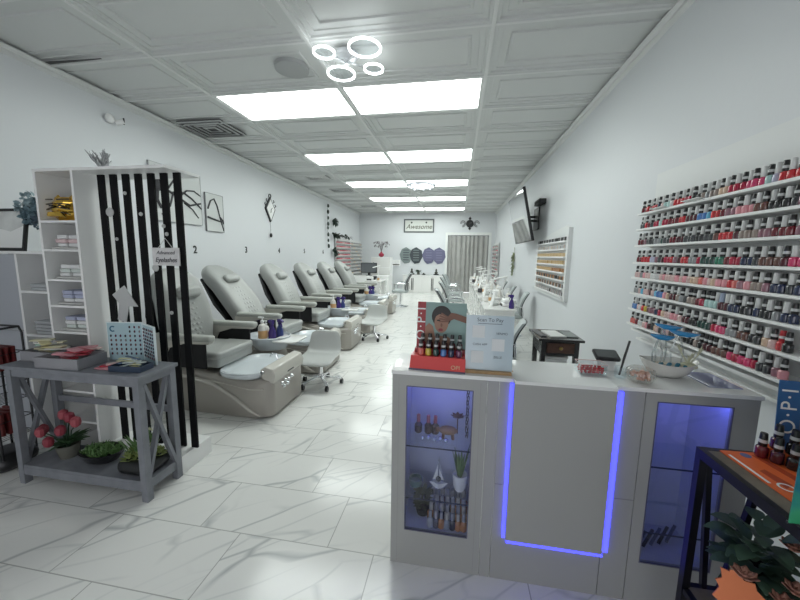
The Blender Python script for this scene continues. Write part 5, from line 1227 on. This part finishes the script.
for zz in (.2, -.19): m.prism([(-.06, zz), (0, zz + .08), (.06, zz), (0, zz - .06)], 'y', -.03, 0)
m.build('scrollwork', mat('clock_black'), t)
for k, (x, z, lab) in enumerate(((-2.53, 1.18, 'white wall controller left of the patterned wall panels'), (-4.05, 1.9, None))):
    if lab is None: continue
    t = thing('wall_control', lab, 'wall control', (x, BY, z))
    MB().bb(-.17, .17, -.04, 0, -.13, .13).build('cover', WHITE, t, bevel=.005)
    MB().bb(-.15, .15, -.045, -.04, -.09, -.05).build('dark_slot', VD, t, smooth=0)
# curtain in the doorway
t = thing('doorway_curtain', 'grey beige pleated curtain hanging in the back doorway', 'curtain', (.39, BY + .04, 0))
m = MB(); n = 160; A = []; B = []
for side in (0, 1):
    for k in range(n + 1) if side == 0 else range(n, -1, -1):
        x = -.80 + 1.60 * k / n; y = .035 * math.sin(k * .36 + .9 * math.sin(k * .07)) + .006 * side; A.append((x, y))
R = [[(x, y, z) for x, y in A] for z in (.04, 1.2, 2.30)]
m.rings(R); m.build('pleated_cloth', mat('curtain_cloth', (.40, .40, .385), .8, var=.08, vscale=4), t, smooth=60)
MB().cyl((-.81, .0, 2.31), (.81, .0, 2.31), .012, n=8).build('curtain_rail', CHROME, t)
# white cabinet at the back wall
t = thing('back_cabinet', 'low white cabinet with four doors against the back wall', 'cabinet', (-1.36, 13.71, 0))
MB().bb(-.80, .80, -.23, .24, .0, .70).build('body', WHITE, t, smooth=0)
MB().bb(-.82, .82, -.25, .25, .70, .73).build('top', CT, t, smooth=0)
for k in range(4):
    x = -.60 + k * .40
    d = MB().bb(x - .195, x + .195, -.25, -.232, .04, .685).build('door', WHITEG, t, smooth=0)
    hx = x + (.17 if k % 2 == 0 else -.17)
    MB().bb(hx - .012, hx + .012, -.272, -.25, .12, .60).build('handle', BLACK, d, smooth=0)
for k, (x, nm, lab) in enumerate(((-1.82, 'statuette', 'small dark statuette at the left on the white back cabinet'), (-.83, 'statuette', 'small dark statuette at the right on the white back cabinet'))):
    t = thing(nm, lab, 'statuette', (x, 13.68, .731))
    MB().box((0, 0, .02), (.20, .14, .04)).build('plinth', BLACKM, t, smooth=0)
    MB().lathe([(.05, .04), (.07, .10), (.03, .15), (.04, .19), (.02, .24), (.001, .26)], n=12).build('figure', mat('bronze', (.06, .06, .05), .4, .3), t)
t = thing('potted_grass', 'round green plant in a pale pot on the white back cabinet', 'potted plant', (-1.55, 13.68, .731))
MB().lathe([(.05, 0), (.06, .02), (.05, .12), (.001, .12)], n=14).build('pot', mat('pot_stone'), t)
m = MB()
for k in range(60): a = random.random() * 6.28; m.leaf((0, 0, .11), (math.cos(a), math.sin(a), random.uniform(.2, 1.5)), .17, .04, n=3)
m.build('foliage', GRN[1], t)
t = thing('trinket', 'small dark trinket beside the potted plant on the back cabinet', 'ornament', (-1.33, 13.66, .731))
MB().box((0, 0, .015), (.14, .09, .03)).build('tray_base', BLACKM, t, smooth=0)
MB().sph((0, 0, .05), .03, 8, 6).build('ball', BLACK, t)

# ---------------------------------------------------------------- far left desk area
t = thing('tall_white_cabinet', 'tall narrow white cabinet beyond the monitor at the far left', 'cabinet', (-2.82, 12.6, 0))
MB().bb(-.36, .36, -.25, .25, 0, 1.42).build('body', WHITE, t, smooth=0)
for z0_, z1_ in ((.05, .66), (.69, 1.02), (1.05, 1.39)):
    d = MB().bb(-.345, .345, -.268, -.25, z0_, z1_).build('door', WHITEG, t, smooth=0); MB().bb(-.28, -.24, -.29, -.268, (z0_ + z1_) / 2 - .02, (z0_ + z1_) / 2 + .02).build('knob', CHROME, d, smooth=0)
t = thing('red_flower_vase', 'red vase with drooping grey flowers on the tall white cabinet', 'flowers', (-2.83, 12.5, 1.421))
MB().lathe([(.05, 0), (.12, .06), (.13, .14), (.05, .20), (.04, .25), (.001, .25)], n=16).build('vase', mat('vase_red', (.36, .015, .05), .3), t)
m = MB()
t.scale = (.8, .8, .8)
for k in range(9):
    a = k * .7; e = (.32 * math.cos(a), .18 * math.sin(a), .62 + .1 * math.sin(a * 2)); m.tube([(0, 0, .22), (e[0] * .3, e[1] * .3, .55), (e[0] * .7, e[1] * .7, .72), e], .008, 5)
    for q_ in range(7): m.leaf(e, (random.uniform(-1, 1), random.uniform(-1, 1), random.uniform(-1, .4)), .10, .05, n=3)
m.build('flower_stems', mat('dusty_grey_flower', (.20, .19, .20), .7), t)
t = thing('desk', 'white front desk with black monitor at the far left', 'desk', (-3.10, 11.95, 0))
MB().bb(-.62, .75, -.30, .28, .72, .755).build('desktop', WHITE, t, smooth=0)
MB().bb(-.60, .73, -.29, -.27, 0, .72).bb(-.60, -.58, -.27, .26, 0, .72).bb(.71, .73, -.27, .26, 0, .72).build('panels', WHITE, t, smooth=0)
t = thing('monitor', 'black computer monitor on the far left desk', 'monitor', (-3.15, 11.9, .7555))
MB().bb(-.30, .30, -.02, .02, .09, .46).build('screen_housing', BLACK, t, bevel=.004)
MB().bb(-.27, .27, -.024, -.02, .12, .44).build('screen', mat('tv_screen'), t, smooth=0)
MB().bb(-.10, .10, -.08, .08, 0, .012).bb(-.02, .02, -.0, .03, .012, .12).build('stand', BLACK, t, smooth=0)
t = thing('dark_plant', 'dark potted plant behind the black monitor', 'potted plant', (-3.2, 12.12, .7555))
MB().lathe([(.05, 0), (.06, .3), (.001, .3)], n=12).build('pot', BLACKM, t)
m = MB()
for k in range(30): a = random.random() * 6.28; m.leaf((0, 0, .3), (math.cos(a), math.sin(a), 1), .26, .06, n=3)
m.build('foliage', GD, t)

# ---------------------------------------------------------------- manicure tables
def mani_table(label, loc, L_=1.0, D_=.46, rz=0., group='white manicure tables'):
    t = thing('manicure_table', label, 'manicure table', loc, rz, group=group)
    MB().rbox((0, 0, .745), (D_, L_, .03), .05, 4, k=.004).build('tabletop', WHITEG, t)
    for s_ in (-1, 1): MB().bb(-D_ / 2 + .03, D_ / 2 - .03, s_ * (L_ / 2 - .14) - .11, s_ * (L_ / 2 - .14) + .11, 0, .73).build('drawer_unit', WHITE, t, bevel=.004, smooth=0)
    for s_ in (-1, 1):
        for k in range(4): 
            d = MB().bb(-D_ / 2 + .018, -D_ / 2 + .03, s_ * (L_ / 2 - .14) - .10, s_ * (L_ / 2 - .14) + .10, .05 + k * .17, .20 + k * .17).build('drawer', WHITEG, t, smooth=0)
            MB().cyl((-D_ / 2 + .018, s_ * (L_ / 2 - .14), .13 + k * .17), (-D_ / 2, s_ * (L_ / 2 - .14), .13 + k * .17), .01, n=8).build('knob', CHROME, d)
    MB().rbox((-.05, 0, .777), (.14, .30, .034), .03, 4, k=.014).build('wrist_rest', mat('stool_leather'), t)
    return t
MT = []
for k, y in enumerate((5.35, 6.75, 8.15, 9.55, 10.95)):
    lab = f'white manicure table along the right wall, {("nearest the counter", "second from the counter", "third from the counter", "fourth from the counter", "farthest from the counter")[k]}'
    MT.append(mani_table(lab, (.62, y, 0)) if k == 0 else dup(MT[0], lab, (.62, y, 0)))
def lamp(label, loc, rz):
    t = thing('desk_lamp', label, 'lamp', loc, rz, group='white desk lamps on the manicure tables')
    MB().lathe([(.06, 0), (.06, .012), (.015, .02), (.001, .02)], n=16).build('base', WHITE, t)
    MB().tube([(0, 0, .02), (-.05, 0, .22), (.02, 0, .40)], .010, 8).build('arm', WHITE, t)
    MB().beam((.03, 0, .41), (-.26, 0, .36), .05, .022).build('lamp_head', WHITE, t, bevel=.004)
    return t
def dryer(label, loc, rz=0):
    t = thing('nail_dryer', label, 'nail dryer', loc, rz, group='white nail dryers on the manicure tables')
    MB().rings([[(x, yy, z) for x, yy, z in ((-.11, -w, 0), (-.11, w, 0), (-.02 - .06 * s_, w, .10 * s_), (-.02 - .06 * s_, -w, .10 * s_))] for w, s_ in ((.10, 1),)] and [[(.10 * a, .10 * b, z) for a, b in ((-1, -1), (1, -1), (1, 1), (-1, 1))] for z in (0, .05)]).rings([[(.09 * a - .0 * z, .095 * b, z) for a, b in ((-.9, -1), (1, -1), (1, 1), (-.9, 1))] for z in (.0501, .11)]).build('shell', WHITE, t, bevel=.02, seg=3, smooth=50)
    MB().bb(-.1025, -.10, -.07, .07, .008, .045).build('opening', BLACKM, t, smooth=0)
    return t
TZM = .7605
L0 = D0 = None
for k, y in enumerate((5.35, 6.75, 8.15, 9.55, 10.95)):
    pos = ('nearest', 'second', 'third', 'fourth', 'farthest')[k]
    la = f'white angled lamp on the {pos} right-hand manicure table'; lb = f'white nail dryer on the {pos} right-hand manicure table'
    p = (.78, y + .36, TZM); r_ = .5 - .35 * k
    if L0 is None: L0 = lamp(la, p, r_); D0 = dryer(lb, (.765, y - .18, TZM), .1)
    else: dup(L0, la, p, r_); dup(D0, lb, (.765, y - .18, TZM), .1)
    pump_bottle(f'white pump bottle with orange label on the {pos} right-hand manicure table', (.55, y + .25, TZM), WHB, ORB, .95, 'bottles on the manicure tables')
    spray_bottle(f'{("purple", "white")[min(k, 1)]} spray bottle on the {pos} right-hand manicure table', (.78, y - .40, TZM), PUR if k == 0 else WHB, PUR if k == 0 else WHITE, 2.5, 1.05, 'bottles on the manicure tables')
    pump_bottle(f'tall white pump bottle at the wall side of the {pos} right-hand manicure table', (.80, y + .08, TZM), WHB, WHITE, 1.3, 'bottles on the manicure tables')
    tag(MB().beam((.50, y - .34, TZM + .008), (.55, y - .30, TZM + .22), .05, .012).build('card_holder', WHITE, smooth=0), f'slanted white card standing on the {pos} right-hand manicure table', 'card')
    tag(MB().rbox((0, 0, .04), (.09, .09, .08), .02, 3, k=.006).build('tissue_cube', (WHITE, mat('tissue_dark', (.05, .05, .06), .5))[k % 2], loc=(.48, y + .36, TZM)), f'{("white", "dark")[k%2]} square box at the aisle edge of the {pos} right-hand manicure table', 'box')
# salon chairs with grey upholstered shell and dark outer edge
def salon_chair(label, loc, rz, group='grey swivel chairs at the manicure tables'):
    t = thing('salon_chair', label, 'chair', loc, rz, group=group)
    LG = mat('chair_grey', (.42, .46, .46), .4); DE = mat('chair_edge', (.05, .055, .06), .4)
    MB().rbox((0, 0, .46), (.46, .46, .09), .07, 4, k=.035).build('seat', LG, t)
    m = MB(); R = []; R2 = []
    for i in range(8):
        tt = i / 7.; z = .48 + .50 * tt; x = -.20 - .14 * tt ** 1.3 + .05 * math.sin(PI * tt)
        w = .21 + .02 * math.sin(PI * tt) - (.08 * max(0, tt - .75) * 4) ** 2 * .3
        R.append([(x + .035 * (2 * abs(a)) ** 2 * .6 + dx, a * 2 * w, z) for a, dx in ((-.5, 0), (-.25, 0), (0, 0), (.25, 0), (.5, 0), (.5, .035), (.25, .05), (0, .055), (-.25, .05), (-.5, .035))])
        R2.append([(x + .035 * (2 * abs(a)) ** 2 * .6 + dx, a * 2 * (w + .006), z) for a, dx in ((-.5, -.022), (-.25, -.022), (0, -.022), (.25, -.022), (.5, -.022), (.5, -.002), (.25, -.002), (0, -.002), (-.25, -.002), (-.5, -.002))])
    m.rings(R); m.build('backrest', LG, t, smooth=70); MB().rings(R2).build('back_shell', DE, t, smooth=70)
    for s_ in (-1, 1): 
        MB().tube([(-.22, s_ * .25, .50), (-.20, s_ * .26, .68), (.0, s_ * .265, .70), (.14, s_ * .26, .66), (.15, s_ * .25, .48)], .016, 8).build('armrest', CHROME, t)
    MB().cyl((0, 0, .06), (0, 0, .42), .028, n=14).build('column', CHROME, t)
    MB().lathe([(.24, 0), (.24, .012), (.04, .045), (.001, .045)], n=24).build('base_disc', CHROME, t)
    return t
SCs = [((.02, 5.2, 0), .12, 'grey swivel chair in the aisle beside the nearest right-hand manicure table'), ((.0, 6.7, 0), .05, 'grey swivel chair beside the second right-hand manicure table'), ((-.05, 8.2, 0), .0, 'grey swivel chair beside the third right-hand manicure table'), ((-.05, 9.6, 0), -.1, 'grey swivel chair beside the fourth right-hand manicure table')]
sc0 = None
for p, r_, lab in SCs:
    if sc0 is None: sc0 = salon_chair(lab, p, r_)
    else: dup(sc0, lab, p, r_)
dup(sc0, 'low grey swivel chair behind the payment sign', (.20, 3.3, 0), -1.2).scale = (.8, .8, .72)
dup(sc0, 'grey swivel chair with dark edge near the far left manicure desk', (-1.62, 9.75, 0), PI)
dup(sc0, 'small grey chair with dark edged back between the payment sign and the small black table', (.54, 4.0, 0), PI * .95).scale = (.75, .8, .78)
# far left manicure desks
f1 = dup(MT[0], 'white manicure desk beyond the pedicure chairs on the left', (-2.35, 9.75, 0), PI)
dup(L0, 'white angled lamp on the far left manicure desk', (-2.35, 10.1, TZM), 1.0); dup(D0, 'white nail dryer on the far left manicure desk', (-2.50, 9.55, TZM), 1.6)
pump_bottle('pale pump bottle on the far left manicure desk', (-2.22, 9.45, TZM), WHB, ORB, 1., 'bottles on the manicure tables')
tag(MB().rbox((0, 0, .05), (.22, .16, .10), .03, 3, k=.01).build('black_device', BLACK, loc=(-2.5, 9.95, TZM)), 'small black device on the far left manicure desk', 'device')

# ---------------------------------------------------------------- small dark table by the right wall
t = thing('drawer_table', 'small black side table with a brown drawer and papers by the right wall', 'side table', (.955, 3.38, 0))
DKW = mat('black_wood', (.014, .012, .012), .25, coat=.4); BRW = mat('brown_drawer', (.09, .04, .025), .35, var=.3, vscale=20)
MB().bb(-.20, .19, -.22, .22, .735, .757).build('tabletop', DKW, t, bevel=.003)
MB().bb(-.165, .16, -.18, .18, .60, .735).build('drawer_case', DKW, t, smooth=0)
d = MB().bb(-.12, .115, -.194, -.18, .625, .715).build('drawer', BRW, t, smooth=0)
MB().sph((-.003, -.206, .672), .018, 10, 7).build('knob', mat('brass', (.45, .32, .12), .3, .9), d)
for x in (-.145, .14):
    for y in (-.155, .155): MB().bb(x - .02, x + .02, y - .02, y + .02, 0, .60).build('leg', DKW, t, smooth=0)
tag(MB(Matrix.Rotation(.12, 4, 'Z')).box((0, 0, .006), (.14, .26, .012)).build('magazine', mat('paper_white', (.72, .72, .70), .5), loc=(.93, 3.37, .7575), smooth=0), 'white magazine lying in the middle of the small black table', 'magazine')
tag(MB(Matrix.Rotation(.10, 4, 'Z')).box((0, 0, .005), (.05, .28, .010)).build('brochure', mat('brochure_grey', (.10, .10, .11), .3), loc=(.805, 3.39, .7575), smooth=0), 'dark brochure at the left edge of the small black table', 'brochure')
tag(MB(Matrix.Rotation(-.04, 4, 'Z')).box((0, 0, .004), (.10, .24, .008)).build('folder', mat('folder_grey', (.16, .18, .17), .3), loc=(1.075, 3.38, .7575), smooth=0), 'grey folder at the right side of the small black table', 'folder')
t = thing('white_bin', 'white rounded bin under the small black table', 'bin', (.945, 3.385, 0))
MB().rbox((0, 0, .27), (.22, .22, .54), .05, 4, k=.01).build('body', WHITE, t); MB().rbox((0, 0, .555), (.235, .235, .026), .05, 4, k=.008).build('lid', WHITEG, t)
t = thing('purple_bin', 'dark purple box below the chair beside the counter', 'box', (.53, 3.05, 0))
MB().rbox((0, 0, .24), (.20, .18, .48), .02, 3, k=.008).build('body', mat('dark_purple', (.03, .02, .05), .4), t); MB().rbox((0, 0, .487), (.21, .19, .012), .02, 3, k=.003).build('lid', mat('dark_purple'), t)

for k, y in enumerate((6.6, 8.0, 9.4)):
    dup(sc0, f'grey swivel chair on the wall side of the {("second", "third", "fourth")[k]} right-hand manicure table', (1.06, y, 0), PI * .97).scale = (.8, .8, .85)
# ---------------------------------------------------------------- camera
f, yaw, pitch, roll = 337.5585, .1659, .1307, .015
cy_, sy_, cp_, sp_ = math.cos(yaw), math.sin(yaw), math.cos(pitch), math.sin(pitch)
fw = Vector((-sy_ * cp_, cy_ * cp_, -sp_)); rt = Vector((cy_, sy_, 0)); up = rt.cross(fw)
R_ = rt * math.cos(roll) + up * math.sin(roll); U_ = up * math.cos(roll) - rt * math.sin(roll)
cam = bpy.data.cameras.new('camera'); co = bpy.data.objects.new('camera', cam); COL.objects.link(co)
cam.sensor_width = 36; cam.lens = f * 36 / 800; cam.clip_start = .02
co.matrix_world = Matrix(((R_.x, U_.x, -fw.x, 0), (R_.y, U_.y, -fw.y, 0), (R_.z, U_.z, -fw.z, 1.48488), (0, 0, 0, 1)))
SC.camera = co
SC.view_settings.view_transform = 'Standard'; SC.view_settings.look = 'None'; SC.view_settings.gamma = 1; SC.view_settings.use_curve_mapping = False
SC.view_settings.exposure = 0.45
